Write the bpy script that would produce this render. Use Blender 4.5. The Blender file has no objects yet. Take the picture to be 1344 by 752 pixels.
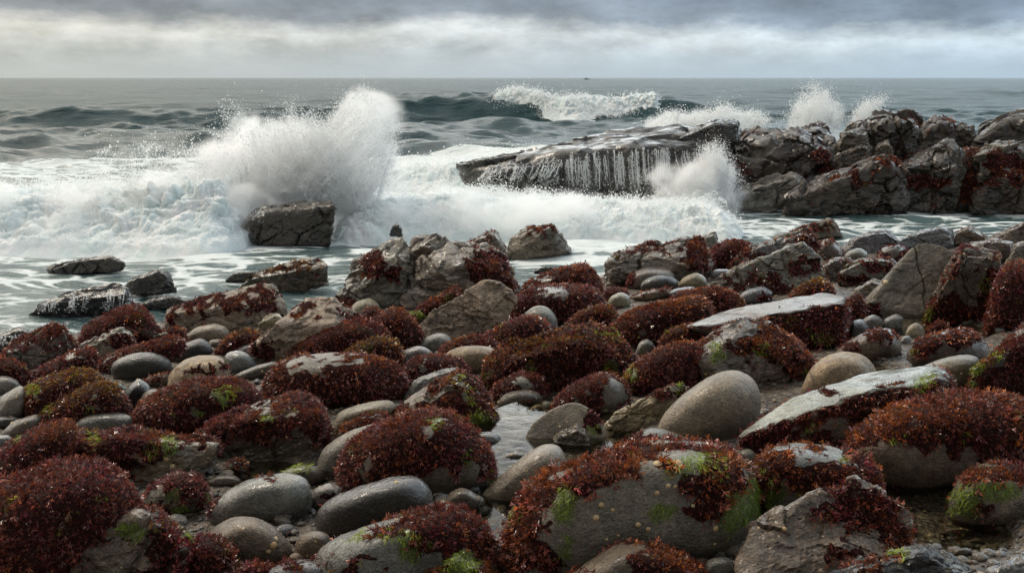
import bpy, bmesh, math, random
import numpy as np
from mathutils import Vector, Matrix
from mathutils.bvhtree import BVHTree

rng = np.random.default_rng(7)
random.seed(7)
scene = bpy.context.scene
COL = scene.collection

# ------------------------------------------------------------------ camera
CAMZ = 2.6
PITCH = math.radians(11.82)
LENS = 35.0
F = LENS / 36.0 * 1344.0
cam_d = bpy.data.cameras.new("camera")
cam_d.lens = LENS
cam_d.sensor_width = 36.0
cam_d.clip_start = 0.05
cam_d.clip_end = 60000.0
cam = bpy.data.objects.new("camera", cam_d)
COL.objects.link(cam)
cam.location = (0, 0, CAMZ)
cam.rotation_euler = (math.pi / 2 - PITCH, 0, 0)
scene.camera = cam

# ------------------------------------------------------------------ sky and sun
SUN_EL, SUN_AZ = math.radians(54), math.radians(-52)      # azimuth from +Y towards +X
world = bpy.data.worlds.new("World")
scene.world = world
world.use_nodes = True
wn, wl = world.node_tree.nodes, world.node_tree.links
wn.clear()
w_out = wn.new("ShaderNodeOutputWorld")
w_bg = wn.new("ShaderNodeBackground")
w_bg.inputs["Strength"].default_value = 0.1
w_sky = wn.new("ShaderNodeTexSky")
w_sky.sky_type = 'NISHITA'
w_sky.sun_disc = False
w_sky.sun_elevation = SUN_EL
w_sky.sun_rotation = SUN_AZ
w_tc = wn.new("ShaderNodeTexCoord")
w_sep = wn.new("ShaderNodeSeparateXYZ")
wl.new(w_tc.outputs["Generated"], w_sep.inputs[0])


def wmath(op, a, b=None, c=None):
    n = wn.new("ShaderNodeMath")
    n.operation = op
    for i, v in enumerate((a, b, c)):
        if v is None:
            continue
        if isinstance(v, (int, float)):
            n.inputs[i].default_value = v
        else:
            wl.new(v, n.inputs[i])
    return n.outputs[0]


def wnoise(scale, detail, sx, sy, sz, rough=0.55, off=0.0):
    m = wn.new("ShaderNodeMapping")
    m.inputs["Scale"].default_value = (sx, sy, sz)
    m.inputs["Location"].default_value = (off, off * 0.7, off * 1.3)
    wl.new(w_tc.outputs["Generated"], m.inputs[0])
    t = wn.new("ShaderNodeTexNoise")
    t.inputs["Scale"].default_value = scale
    t.inputs["Detail"].default_value = detail
    t.inputs["Roughness"].default_value = rough
    wl.new(m.outputs[0], t.inputs["Vector"])
    return t.outputs["Fac"]


def wramp(fac, stops):
    r = wn.new("ShaderNodeValToRGB")
    cr = r.color_ramp
    while len(cr.elements) < len(stops):
        cr.elements.new(0.5)
    for e, (p, c) in zip(cr.elements, stops):
        e.position = p
        e.color = (*c, 1)
    wl.new(fac, r.inputs[0])
    return r.outputs["Color"]


# elevation, wobbled by cloud noise so that the banks have ragged undersides
n_big = wnoise(2.6, 7, 1.0, 1.0, 4.5, 0.6, 3.1)
n_fine = wnoise(10.0, 8, 1.0, 1.0, 2.4, 0.62, 1.7)
wob = wmath('ADD', wmath('MULTIPLY', wmath('SUBTRACT', n_big, 0.5), 0.055),
            wmath('MULTIPLY', wmath('SUBTRACT', n_fine, 0.5), 0.045))
# tilt: the dark bank hangs a little lower towards the right
tilt = wmath('MULTIPLY', w_sep.outputs[0], 0.012)
low = wmath('MULTIPLY', w_sep.outputs[2], 40.0)
damp = wmath('MINIMUM', low, 1.0)
elev = wmath('ADD', wmath('ADD', w_sep.outputs[2], wmath('MULTIPLY', wob, damp)), tilt)
efac = wmath('MULTIPLY', wmath('MAXIMUM', elev, 0.0), 2.5)       # 0..1 over 0..23.6 degrees
SKY_LOW = wramp(efac, [(0.0, (3.7, 4.1, 4.3)), (0.05, (4.0, 4.35, 4.5)), (0.10, (5.3, 5.4, 5.3)), (0.120, (3.9, 4.05, 4.15)),
                       (0.142, (2.2, 2.45, 2.8)), (0.19, (1.7, 1.95, 2.3)), (0.31, (4.0, 4.1, 4.2)), (0.5, (16.5, 16.2, 15.4)), (0.72, (27.0, 26.0, 24.0)), (1.0, (9.2, 9.0, 8.6))])
SKY_LOW_NODE = wn[-1]
# brighter broken patches in the pale band
n_pat = wnoise(12.0, 8, 1.0, 1.0, 2.6, 0.62, 8.3)
pat = wn.new("ShaderNodeMapRange")
pat.inputs["From Min"].default_value = 0.35
pat.inputs["From Max"].default_value = 0.72
pat.inputs["To Min"].default_value = 0.70
pat.inputs["To Max"].default_value = 1.28
wl.new(n_pat, pat.inputs["Value"])
mulp = wn.new("ShaderNodeVectorMath")
mulp.operation = 'SCALE'
wl.new(SKY_LOW, mulp.inputs[0])
patd = wmath('ADD', wmath('MULTIPLY', wmath('SUBTRACT', pat.outputs[0], 1.0), wmath('MINIMUM', wmath('MULTIPLY', w_sep.outputs[2], 30.0), 1.0)), 1.0)
wl.new(patd, mulp.inputs["Scale"])
# left of the view warmer, right cooler
side = wn.new("ShaderNodeMapRange")
side.inputs["From Min"].default_value = -0.5
side.inputs["From Max"].default_value = 0.5
wl.new(w_sep.outputs[0], side.inputs["Value"])
sidec = wn.new("ShaderNodeMix")
sidec.data_type = 'RGBA'
sidec.inputs["A"].default_value = (0.95, 0.90, 0.82, 1)
sidec.inputs["B"].default_value = (0.80, 0.95, 1.10, 1)
wl.new(side.outputs[0], sidec.inputs["Factor"])
muls = wn.new("ShaderNodeVectorMath")
muls.operation = 'MULTIPLY'
wl.new(mulp.outputs[0], muls.inputs[0])
wl.new(sidec.outputs["Result"], muls.inputs[1])
rear_sky_dim = wn.new("ShaderNodeMapRange")  # unseen sky behind the camera, dimmed so the rock fronts stay dark
rear_sky_dim.interpolation_type = 'SMOOTHSTEP'
rear_sky_dim.inputs["From Min"].default_value = -0.75
rear_sky_dim.inputs["From Max"].default_value = 0.45
rear_sky_dim.inputs["To Min"].default_value = 0.33
rear_sky_dim.inputs["To Max"].default_value = 1.12
wl.new(w_sep.outputs[1], rear_sky_dim.inputs["Value"])
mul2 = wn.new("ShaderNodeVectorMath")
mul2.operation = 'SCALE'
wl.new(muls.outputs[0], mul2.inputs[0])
wl.new(rear_sky_dim.outputs[0], mul2.inputs["Scale"])
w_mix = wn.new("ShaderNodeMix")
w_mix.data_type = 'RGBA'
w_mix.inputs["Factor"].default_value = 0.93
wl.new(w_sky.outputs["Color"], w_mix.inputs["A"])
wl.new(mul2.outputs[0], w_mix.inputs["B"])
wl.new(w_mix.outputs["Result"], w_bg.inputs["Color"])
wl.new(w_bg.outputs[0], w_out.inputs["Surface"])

sun_d = bpy.data.lights.new("sun", 'SUN')
sun_d.energy = 1.5
sun_d.angle = math.radians(14)
sun_d.color = (1.0, 0.89, 0.74)
sun = bpy.data.objects.new("sun", sun_d)
COL.objects.link(sun)
sdir = Vector((math.sin(SUN_AZ) * math.cos(SUN_EL), math.cos(SUN_AZ) * math.cos(SUN_EL), math.sin(SUN_EL)))
sun.rotation_euler = sdir.to_track_quat('Z', 'Y').to_euler()

vs = scene.view_settings
vs.view_transform = 'Standard'
vs.look = 'None'
vs.exposure = 0.46
vs.gamma = 1.0
vs.use_curve_mapping = False
scene.render.engine = 'CYCLES'
cy = scene.cycles
cy.use_denoising = True
cy.max_bounces = 16
cy.diffuse_bounces = 10
cy.glossy_bounces = 3
cy.transmission_bounces = 4
cy.volume_bounces = 14
cy.transparent_max_bounces = 8
cy.caustics_reflective = False
cy.caustics_refractive = False
cy.sample_clamp_indirect = 6.0

# ------------------------------------------------------------------ numeric helpers
CP, SP = math.cos(PITCH), math.sin(PITCH)


def ray(x, y):
    a, b = (x - 672.0) / F, (376.0 - y) / F
    return np.array([a, CP + b * SP, -SP + b * CP])


def at(x, y, Y):
    d = ray(x, y)
    return np.array([0, 0, CAMZ]) + d * (Y / d[1])


def px(P):
    q = P - np.array([0, 0, CAMZ])
    fw = q[:, 1] * CP - q[:, 2] * SP
    up = q[:, 1] * SP + q[:, 2] * CP
    return 672 + F * q[:, 0] / fw, 376 - F * up / fw


_G = np.array([[1, 1, 0], [-1, 1, 0], [1, -1, 0], [-1, -1, 0], [1, 0, 1], [-1, 0, 1], [1, 0, -1], [-1, 0, -1],
               [0, 1, 1], [0, -1, 1], [0, 1, -1], [0, -1, -1], [1, 1, 0], [-1, 1, 0], [0, -1, 1], [0, -1, -1]], dtype=np.float32)


def perlin(P):
    P = np.asarray(P, dtype=np.float64)
    I = np.floor(P).astype(np.int64)
    f = (P - I).astype(np.float32)
    I = I.astype(np.uint32)
    w = f * f * f * (f * (f * 6 - 15) + 10)
    hx = [(I[:, 0] + np.uint32(k)) * np.uint32(374761393) for k in (0, 1)]
    hy = [(I[:, 1] + np.uint32(k)) * np.uint32(668265263) for k in (0, 1)]
    hz = [(I[:, 2] + np.uint32(k)) * np.uint32(2246822519) for k in (0, 1)]
    out = np.zeros(len(P), dtype=np.float32)
    for i in (0, 1):
        wx = w[:, 0] if i else 1 - w[:, 0]
        for j in (0, 1):
            wy = w[:, 1] if j else 1 - w[:, 1]
            for k in (0, 1):
                wz = w[:, 2] if k else 1 - w[:, 2]
                h = hx[i] ^ hy[j] ^ hz[k]
                h = (h ^ (h >> np.uint32(13))) * np.uint32(1274126177)
                h = (h ^ (h >> np.uint32(16))) & np.uint32(15)
                g = _G[h]
                out += wx * wy * wz * (g[:, 0] * (f[:, 0] - i) + g[:, 1] * (f[:, 1] - j) + g[:, 2] * (f[:, 2] - k))
    return out


def fbm(P, octv=4, lac=2.03, gain=0.5):
    P = np.asarray(P, dtype=np.float64)
    s, a, t = 0, 1.0, 0.0
    for o in range(octv):
        s = s + a * perlin(P + 17.3 * o)
        t += a
        P = P * lac
        a *= gain
    return s / t * 1.5


def worley(P):
    """nearest cell: random value, offset from the cell's own point, and a random tilt"""
    I = np.floor(P).astype(np.int64)
    best = np.full(len(P), 9.0)
    sec = np.full(len(P), 9.0)
    val = np.zeros(len(P))
    off = np.zeros((len(P), 3))
    for i in (-1, 0, 1):
        for j in (-1, 0, 1):
            for k in (-1, 0, 1):
                c = (I + np.array([i, j, k])).astype(np.uint32)
                h = (c[:, 0] * np.uint32(374761393)) ^ (c[:, 1] * np.uint32(668265263)) ^ (c[:, 2] * np.uint32(2246822519))
                h = (h ^ (h >> np.uint32(13))) * np.uint32(1274126177)
                h = h ^ (h >> np.uint32(16))
                r1 = (h & np.uint32(1023)) / 1023.0
                r2 = ((h >> np.uint32(10)) & np.uint32(1023)) / 1023.0
                r3 = ((h >> np.uint32(20)) & np.uint32(1023)) / 1023.0
                d = P - ((I + np.array([i, j, k])) + np.stack([r1, r2, r3], -1) * .9)
                q = (d * d).sum(1)
                m = q < best
                sec = np.where(m, best, np.minimum(sec, q))
                best = np.where(m, q, best)
                val = np.where(m, (r1 * 7.13 + r2 * 3.71 + r3 * 5.3) % 1.0, val)
                off[m] = d[m]
    return val, off, np.sqrt(sec) - np.sqrt(best)


def sstep(a, b, x):
    t = np.clip((x - a) / (b - a), 0, 1)
    return t * t * (3 - 2 * t)


# ------------------------------------------------------------------ ground height
SH_X = np.array([-1400, 0, 100, 200, 330, 440, 500, 690, 760, 860, 960, 1130, 1344, 2600], float)
SH_Y = np.array([520, 470, 452, 440, 428, 418, 400, 396, 372, 352, 340, 320, 306, 290], float)
_sp = np.array([at(x, y, 1.0) for x, y in zip(SH_X, SH_Y)])
_t = CAMZ / (CAMZ - _sp[:, 2])
SH_AZ = _sp[:, 0]
SH_DIST = _t            # Y of the shoreline for each x/Y ratio
POOLS = []              # (cx, cy, rx, ry, level)


def ground(x, y):
    x = np.asarray(x, float)
    y = np.asarray(y, float)
    az = x / np.maximum(y, 1.5)
    sd = np.interp(az, SH_AZ, SH_DIST)
    s = sd - y
    h = np.where(s > 0, 0.062 * np.minimum(s, 14), 0.10 * s)
    h = np.maximum(h, -3.0)
    P = np.stack([x, y, np.zeros_like(x)], -1).reshape(-1, 3)
    h = h + 0.045 * perlin(P * 0.9).reshape(x.shape) * sstep(-1, 2, s)
    for cx, cy, rx, ry, lv in POOLS:
        r = np.sqrt(((x - cx) / rx) ** 2 + ((y - cy) / ry) ** 2)
        k = 1 - sstep(0.75, 1.25, r)
        h = h * (1 - k) + (lv - 0.05) * k
    return h


def on_ground(x, y):
    d = ray(x, y)
    Y = CAMZ / max(-d[2], 1e-4) * d[1]
    lo, hi = 1.0, Y + 5
    for _ in range(50):
        m = (lo + hi) / 2
        p = np.array([0, 0, CAMZ]) + d * (m / d[1])
        if p[2] > max(float(ground(p[0], p[1])), 0.0 if m > 8 else -9):
            lo = m
        else:
            hi = m
    return np.array([0, 0, CAMZ]) + d * (lo / d[1])


for (x, y, rx, ry) in [(740, 588, 120, 48), (655, 690, 40, 55), (1150, 487, 34, 13), (1225, 672, 95, 48), (1235, 430, 62, 13), (350, 620, 55, 14), (1010, 588, 30, 12)]:
    p = on_ground(x, y)
    a = on_ground(x + rx, y)
    b = on_ground(x, y + ry)
    c = on_ground(x, y - ry)
    POOLS.append((p[0], (b[1] + c[1]) / 2, abs(a[0] - p[0]), (c[1] - b[1]) / 2, float(p[2]) - 0.02))


# ------------------------------------------------------------------ mesh helpers
def set_attr(me, name, arr):
    arr = np.asarray(arr, dtype=np.float32)
    if arr.ndim == 2:
        if arr.shape[1] == 3:
            arr = np.concatenate([arr, np.ones((len(arr), 1), np.float32)], 1)
        a = me.attributes.new(name, 'FLOAT_COLOR', 'POINT')
        a.data.foreach_set("color", arr.ravel())
    else:
        a = me.attributes.new(name, 'FLOAT', 'POINT')
        a.data.foreach_set("value", arr)


def mesh_np(name, V, Fc, mat=None, smooth=True, attrs=None):
    """V (n,3); Fc (m,k) all faces with k corners."""
    me = bpy.data.meshes.new(name)
    V = np.asarray(V, dtype=np.float32)
    Fc = np.asarray(Fc, dtype=np.int32)
    m, k = Fc.shape
    me.vertices.add(len(V))
    me.vertices.foreach_set("co", V.ravel())
    me.loops.add(m * k)
    me.loops.foreach_set("vertex_index", Fc.ravel())
    me.polygons.add(m)
    me.polygons.foreach_set("loop_start", np.arange(0, m * k, k, dtype=np.int32))
    me.polygons.foreach_set("loop_total", np.full(m, k, dtype=np.int32))
    me.polygons.foreach_set("use_smooth", np.full(m, smooth, dtype=bool))
    me.update(calc_edges=True)
    for n_, a_ in (attrs or {}).items():
        set_attr(me, n_, a_)
    if mat:
        me.materials.append(mat)
    return me


def link(name, me, parent=None, loc=None, label=None, cat=None, group=None, kind=None):
    o = bpy.data.objects.new(name, me)
    COL.objects.link(o)
    if loc is not None:
        o.location = loc
    if parent is not None:
        o.parent = parent
    if label:
        o["label"] = label
    if cat:
        o["category"] = cat
    if group:
        o["group"] = group
    if kind:
        o["kind"] = kind
    return o


_ico = {}


def ico(n):
    if n not in _ico:
        bm = bmesh.new()
        bmesh.ops.create_icosphere(bm, subdivisions=n, radius=1.0)
        V = np.array([v.co[:] for v in bm.verts])
        Fc = np.array([[v.index for v in f.verts] for f in bm.faces])
        bm.free()
        _ico[n] = (V / np.linalg.norm(V, axis=1, keepdims=True), Fc)
    return _ico[n]


def hull_planes(pts, par=.985):
    bm = bmesh.new()
    for p in pts:
        bm.verts.new(p)
    bmesh.ops.remove_doubles(bm, verts=bm.verts[:], dist=1e-5)
    bmesh.ops.convex_hull(bm, input=bm.verts[:])
    bm.normal_update()
    N, H, A = [], [], []
    c = np.mean(pts, axis=0)
    for f in bm.faces:
        n = np.array(f.normal[:])
        if np.linalg.norm(n) < 0.5:
            continue
        p = np.array(f.verts[0].co[:])
        h = float(np.dot(n, p - c))
        if h < 0:
            n, h = -n, -h
        N.append(n)
        H.append(max(h, 0.02))
        A.append(f.calc_area())
    bm.free()
    # merge near-parallel planes
    N, H, A = np.array(N), np.array(H), np.array(A)
    order = np.argsort(-A)
    keep = []
    for i in order:
        if all(np.dot(N[i], N[j]) < par for j in keep):
            keep.append(i)
    return N[keep], H[keep]


def vnormals(V, Fc):
    fn = np.cross(V[Fc[:, 1]] - V[Fc[:, 0]], V[Fc[:, 2]] - V[Fc[:, 0]])
    n = np.zeros_like(V)
    for k in range(3):
        for a in range(3):
            n[:, a] += np.bincount(Fc[:, k], fn[:, a], len(V))
    return n / (np.linalg.norm(n, axis=1, keepdims=True) + 1e-12)


# ------------------------------------------------------------------ materials
def new_mat(name):
    m = bpy.data.materials.new(name)
    m.use_nodes = True
    nt = m.node_tree
    nt.nodes.clear()
    out = nt.nodes.new("ShaderNodeOutputMaterial")
    return m, nt, out


class NB:
    """tiny node-building helper"""
    def __init__(self, nt):
        self.nt = nt

    def n(self, t, **kw):
        x = self.nt.nodes.new(t)
        for k, v in kw.items():
            setattr(x, k, v)
        return x

    def l(self, a, b):
        self.nt.links.new(a, b)

    def put(self, sock, v):
        if isinstance(v, (int, float, tuple)):
            sock.default_value = v
        else:
            self.l(v, sock)

    def math(self, op, a, b=None, c=None, clamp=False):
        x = self.n("ShaderNodeMath", operation=op, use_clamp=clamp)
        for i, v in enumerate((a, b, c)):
            if v is not None:
                self.put(x.inputs[i], v)
        return x.outputs[0]

    def attr(self, name):
        x = self.n("ShaderNodeAttribute", attribute_name=name)
        return x

    def noise(self, vec, scale, detail=4, rough=0.55, dist=0.0):
        x = self.n("ShaderNodeTexNoise")
        x.inputs["Scale"].default_value = scale
        x.inputs["Detail"].default_value = detail
        x.inputs["Roughness"].default_value = rough
        x.inputs["Distortion"].default_value = dist
        self.l(vec, x.inputs["Vector"])
        return x.outputs["Fac"]

    def voro(self, vec, scale, feature='F1', rnd=1.0):
        x = self.n("ShaderNodeTexVoronoi", feature=feature)
        x.inputs["Scale"].default_value = scale
        x.inputs["Randomness"].default_value = rnd
        self.l(vec, x.inputs["Vector"])
        return x

    def mapr(self, v, a, b, c=0.0, d=1.0, smooth=False):
        x = self.n("ShaderNodeMapRange", interpolation_type='SMOOTHSTEP' if smooth else 'LINEAR')
        self.put(x.inputs["Value"], v)
        for k, q in (("From Min", a), ("From Max", b), ("To Min", c), ("To Max", d)):
            self.put(x.inputs[k], q)
        return x.outputs[0]

    def mix(self, f, a, b, blend='MIX'):
        x = self.n("ShaderNodeMix", data_type='RGBA', blend_type=blend)
        self.put(x.inputs["Factor"], f)
        self.put(x.inputs["A"], a)
        self.put(x.inputs["B"], b)
        return x.outputs["Result"]

    def scalec(self, c, f):
        x = self.n("ShaderNodeVectorMath", operation='SCALE')
        self.l(c, x.inputs[0])
        self.put(x.inputs["Scale"], f)
        return x.outputs[0]

    def bump(self, h, strength, dist, normal=None):
        x = self.n("ShaderNodeBump")
        x.inputs["Strength"].default_value = strength
        x.inputs["Distance"].default_value = dist
        self.l(h, x.inputs["Height"])
        if normal is not None:
            self.l(normal, x.inputs["Normal"])
        return x.outputs["Normal"]


# ---- rock
MAT_ROCK, nt, out = new_mat("wet_rock")
b = NB(nt)
geo = b.n("ShaderNodeNewGeometry")
pos = geo.outputs["Position"]
base = b.attr("tint").outputs["Color"]
wet = b.attr("wet").outputs["Fac"]
film = b.attr("film").outputs["Fac"]
barn = b.attr("barn").outputs["Fac"]
n1 = b.noise(pos, 3.0, 6, 0.6)
n2 = b.noise(pos, 28.0, 6, 0.65)
n3 = b.noise(pos, 160.0, 3, 0.6)
v1 = b.mapr(n1, 0.3, 0.7, 0.62, 1.32)
v2 = b.mapr(n2, 0.3, 0.72, 0.55, 1.42)
v3 = b.mapr(n3, 0.35, 0.68, 0.62, 1.38)
col = b.scalec(base, b.math('MULTIPLY', b.math('MULTIPLY', v1, v2), v3))
warm = b.noise(pos, 1.4, 4, 0.6)
col = b.mix(b.mapr(warm, 0.5, 0.75, 0.0, 0.28), col, (0.16, 0.11, 0.065, 1))
# black lichen / damp blotches of their own shape
blot = b.noise(pos, 9.0, 7, 0.7, 0.6)
col = b.mix(b.mapr(blot, 0.56, 0.68, 0.0, 0.6), col, (0.03, 0.028, 0.024, 1))
# film of red algae where weed is rooted
filmn = b.mapr(b.math('ADD', film, b.math('MULTIPLY', b.math('SUBTRACT', n2, 0.5), 0.7)), 0.35, 0.65)
col = b.mix(filmn, col, (0.030, 0.010, 0.009, 1))
# barnacle crust: pale specks
vb = b.voro(pos, 55.0)
spk = b.math('MULTIPLY', b.mapr(vb.outputs["Distance"], 0.28, 0.38, 1.0, 0.0), b.mapr(b.noise(pos, 6.0, 4, 0.6), 0.44, 0.6))
spk = b.math('MULTIPLY', spk, barn)
spkc = b.mix(b.noise(pos, 40.0, 2), (0.30, 0.22, 0.12, 1), (0.55, 0.46, 0.32, 1))
col = b.mix(b.math('MULTIPLY', spk, 0.8), col, spkc)
pr = b.n("ShaderNodeBsdfPrincipled")
b.l(col, pr.inputs["Base Color"])
rg = b.math('ADD', b.mapr(wet, 0.0, 1.0, 0.72, 0.20), b.mapr(n2, 0.3, 0.7, -0.12, 0.16))
rg = b.math("ADD", rg, b.math("MULTIPLY", filmn, 0.45))
b.l(rg, pr.inputs["Roughness"])
b.l(b.mapr(filmn, 0.0, 1.0, 0.5, 0.12), pr.inputs["Specular IOR Level"])
h1 = b.noise(pos, 40.0, 7, 0.68)
h2 = b.voro(pos, 85.0).outputs["Distance"]
pit = b.mapr(b.noise(pos, 75.0, 3, 0.5), 0.56, 0.66, 0.0, -1.0)
hh = b.math('ADD', b.math('MULTIPLY', h1, 1.0), b.math('ADD', b.math('MULTIPLY', h2, 0.18), b.math('MULTIPLY', pit, 0.25)))
bpn = b.n("ShaderNodeBump")
bpn.inputs["Distance"].default_value = 0.028
b.l(b.mapr(wet, 0.2, 1.0, 0.95, 0.45), bpn.inputs["Strength"])
b.l(hh, bpn.inputs["Height"])
bp = bpn.outputs["Normal"]
wetn = b.mapr(b.noise(pos, 2.3, 5, 0.6), 0.30, 0.52)
col = b.scalec(col, b.mapr(b.math('MULTIPLY', wetn, wet), 0.0, 0.8, 1.1, 0.72))
b.l(col, pr.inputs['Base Color'])
b.l(b.math("MULTIPLY", b.math("MULTIPLY", b.mapr(wet, 0.25, 0.85, 0.0, 1.0), b.mapr(filmn, 0, 1, 1, 0)), wetn), pr.inputs["Coat Weight"])
pr.inputs["Coat Roughness"].default_value = 0.11
pr.inputs["Coat IOR"].default_value = 1.33
cbump = b.bump(b.noise(pos, 30.0, 4, 0.55), 0.5, 0.012)
b.l(cbump, pr.inputs["Coat Normal"])
hs = b.math('MULTIPLY', spk, 1.0)
bp = b.bump(hs, 0.6, 0.012, bp)
b.l(bp, pr.inputs["Normal"])
b.l(pr.outputs[0], out.inputs[0])


def leaf_mat(name, rough, trans, spec=0.5):
    m, nt, out = new_mat(name)
    b = NB(nt)
    c = b.attr("tint").outputs["Color"]
    geo = b.n("ShaderNodeNewGeometry")
    n = b.noise(geo.outputs["Position"], 90.0, 3, 0.6)
    c = b.scalec(c, b.mapr(n, 0.3, 0.7, 0.6, 1.4))
    pr = b.n("ShaderNodeBsdfPrincipled")
    b.l(c, pr.inputs["Base Color"])
    pr.inputs["Roughness"].default_value = rough
    pr.inputs["Specular IOR Level"].default_value = spec
    tr = b.n("ShaderNodeBsdfTranslucent")
    b.l(c, tr.inputs["Color"])
    mx = b.n("ShaderNodeMixShader")
    mx.inputs[0].default_value = trans
    b.l(pr.outputs[0], mx.inputs[1])
    b.l(tr.outputs[0], mx.inputs[2])
    b.l(mx.outputs[0], out.inputs[0])
    return m


MAT_WEED = leaf_mat("red_seaweed", 0.22, 0.28)
MAT_ALGAE = leaf_mat("green_algae", 0.42, 0.3)
MAT_BARN, nt, out = new_mat("limpet_shell")
b = NB(nt)
pr = b.n("ShaderNodeBsdfPrincipled")
b.l(b.attr("tint").outputs["Color"], pr.inputs["Base Color"])
pr.inputs["Roughness"].default_value = 0.55
b.l(pr.outputs[0], out.inputs[0])

# ---- foam and spray
MAT_FOAM, nt, out = new_mat("white_foam")
b = NB(nt)
geo = b.n("ShaderNodeNewGeometry")
pos = geo.outputs["Position"]
nf = b.noise(pos, 2.2, 6, 0.65)
c = b.mix(b.mapr(nf, 0.42, 0.62), (0.70, 0.775, 0.775, 1), (0.82, 0.83, 0.83, 1))
pr = b.n("ShaderNodeBsdfPrincipled")
b.l(c, pr.inputs["Base Color"])
pr.inputs["Roughness"].default_value = 0.9
pr.inputs["Specular IOR Level"].default_value = 0.2
pr.inputs["Subsurface Weight"].default_value = 0.5
pr.inputs["Subsurface Radius"].default_value = (0.3, 0.34, 0.36)
pr.inputs["Subsurface Scale"].default_value = 0.5
bh = b.math('ADD', b.noise(pos, 9.0, 8, 0.75), b.math('MULTIPLY', b.voro(pos, 26.0).outputs["Distance"], 0.25))
b.l(b.bump(bh, 0.5, 0.04), pr.inputs["Normal"])
b.l(pr.outputs[0], out.inputs[0])

MAT_DROP, nt, out = new_mat("spray_drops")
b = NB(nt)
df = b.n("ShaderNodeBsdfDiffuse")
df.inputs["Color"].default_value = (0.97, 0.975, 0.975, 1)
tr = b.n("ShaderNodeBsdfTranslucent")
tr.inputs["Color"].default_value = (0.97, 0.975, 0.975, 1)
mx = b.n("ShaderNodeMixShader")
mx.inputs[0].default_value = 0.5
b.l(df.outputs[0], mx.inputs[1])
b.l(tr.outputs[0], mx.inputs[2])
b.l(mx.outputs[0], out.inputs[0])


def mist_mat(name, dens, scale=1.6, thr=0.42, soft=0.25, zfall=0.0):
    """volume of fine spray: ragged noise that thins out towards the edge of its own ellipsoid (object space radius 1)"""
    m, nt, out = new_mat(name)
    b = NB(nt)
    tc = b.n("ShaderNodeTexCoord")
    geo = b.n("ShaderNodeNewGeometry")
    o = tc.outputs["Object"]
    ln = b.n("ShaderNodeVectorMath", operation='LENGTH')
    wn_ = b.n("ShaderNodeTexNoise")
    wn_.inputs["Scale"].default_value = scale * .8
    wn_.inputs["Detail"].default_value = 4
    b.l(geo.outputs["Position"], wn_.inputs["Vector"])
    wa = b.n("ShaderNodeVectorMath", operation='MULTIPLY_ADD')
    b.l(wn_.outputs["Color"], wa.inputs[0])
    wa.inputs[1].default_value = (1.3, 1.3, 1.3)
    wb = b.n("ShaderNodeVectorMath", operation='SUBTRACT')
    b.l(o, wb.inputs[0])
    wb.inputs[1].default_value = (.65, .65, .65)
    b.l(wb.outputs[0], wa.inputs[2])
    b.l(wa.outputs[0], ln.inputs[0])
    edge_ = b.n("ShaderNodeVectorMath", operation='LENGTH')
    b.l(o, edge_.inputs[0])
    n = b.noise(geo.outputs["Position"], scale, 5, 0.62, 0.3)
    n = b.math('ADD', b.math('MULTIPLY', b.math('SUBTRACT', n, 0.5), 1.7), 0.5)
    v = b.math('SUBTRACT', n, b.math('MULTIPLY', b.math('POWER', ln.outputs["Value"], 2.0), 0.55))
    sp = b.n("ShaderNodeSeparateXYZ")
    b.l(o, sp.inputs[0])
    v = b.math('SUBTRACT', v, b.math('MULTIPLY', sp.outputs[2], zfall))
    d = b.mapr(v, thr - soft, thr + soft * 0.6, 0.0, 1.0, True)
    d = b.math('MULTIPLY', d, b.mapr(edge_.outputs["Value"], 0.6, 1.0, 1.0, 0.0, True))
    pv = b.n("ShaderNodeVolumePrincipled")
    pv.inputs["Color"].default_value = (0.995, 0.995, 0.995, 1)
    pv.inputs["Anisotropy"].default_value = 0.25
    b.l(b.math('MULTIPLY', d, dens), pv.inputs["Density"])
    b.l(pv.outputs[0], out.inputs["Volume"])
    return m


# ---- sea
MAT_SEA, nt, out = new_mat("sea_water")
b = NB(nt)
geo = b.n("ShaderNodeNewGeometry")
pos = geo.outputs["Position"]
foam = b.attr("foam").outputs["Fac"]
dist = b.attr("far").outputs["Fac"]
mp = b.n("ShaderNodeMapping")
mp.inputs["Scale"].default_value = (0.55, 1.0, 0.3)
mp.inputs["Rotation"].default_value = (0, 0, 0.12)
b.l(pos, mp.inputs[0])
st = mp.outputs[0]
warpn = b.n("ShaderNodeTexNoise")
warpn.inputs["Scale"].default_value = 1.1
warpn.inputs["Detail"].default_value = 4
b.l(st, warpn.inputs["Vector"])
wv = b.n("ShaderNodeVectorMath", operation='MULTIPLY_ADD')
b.l(warpn.outputs["Color"], wv.inputs[0])
wv.inputs[1].default_value = (0.9, 0.9, 0.9)
b.l(st, wv.inputs[2])
sv = wv.outputs[0]
f1 = b.noise(sv, 1.3, 7, 0.62)
f2 = b.voro(sv, 2.6, 'DISTANCE_TO_EDGE').outputs["Distance"]
f3 = b.noise(sv, 9.0, 5, 0.7)
lace = b.math('SUBTRACT', 1.0, b.mapr(f2, 0.0, 0.22))
pat_ = b.math('ADD', b.math('MULTIPLY', f1, 0.75), b.math('ADD', b.math('MULTIPLY', lace, 0.16), b.math('MULTIPLY', f3, 0.22)))
thr = b.math('SUBTRACT', 0.98, b.math('MULTIPLY', foam, 0.78))
fm = b.mapr(b.math('SUBTRACT', pat_, thr), -0.03, 0.10, 0.0, 1.0, True)
fm = b.math('MULTIPLY', fm, b.mapr(foam, 0.0, 0.06))
watc = b.mix(b.mapr(f1, 0.35, 0.65), (0.009, 0.036, 0.043, 1), (0.018, 0.055, 0.062, 1))
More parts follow.
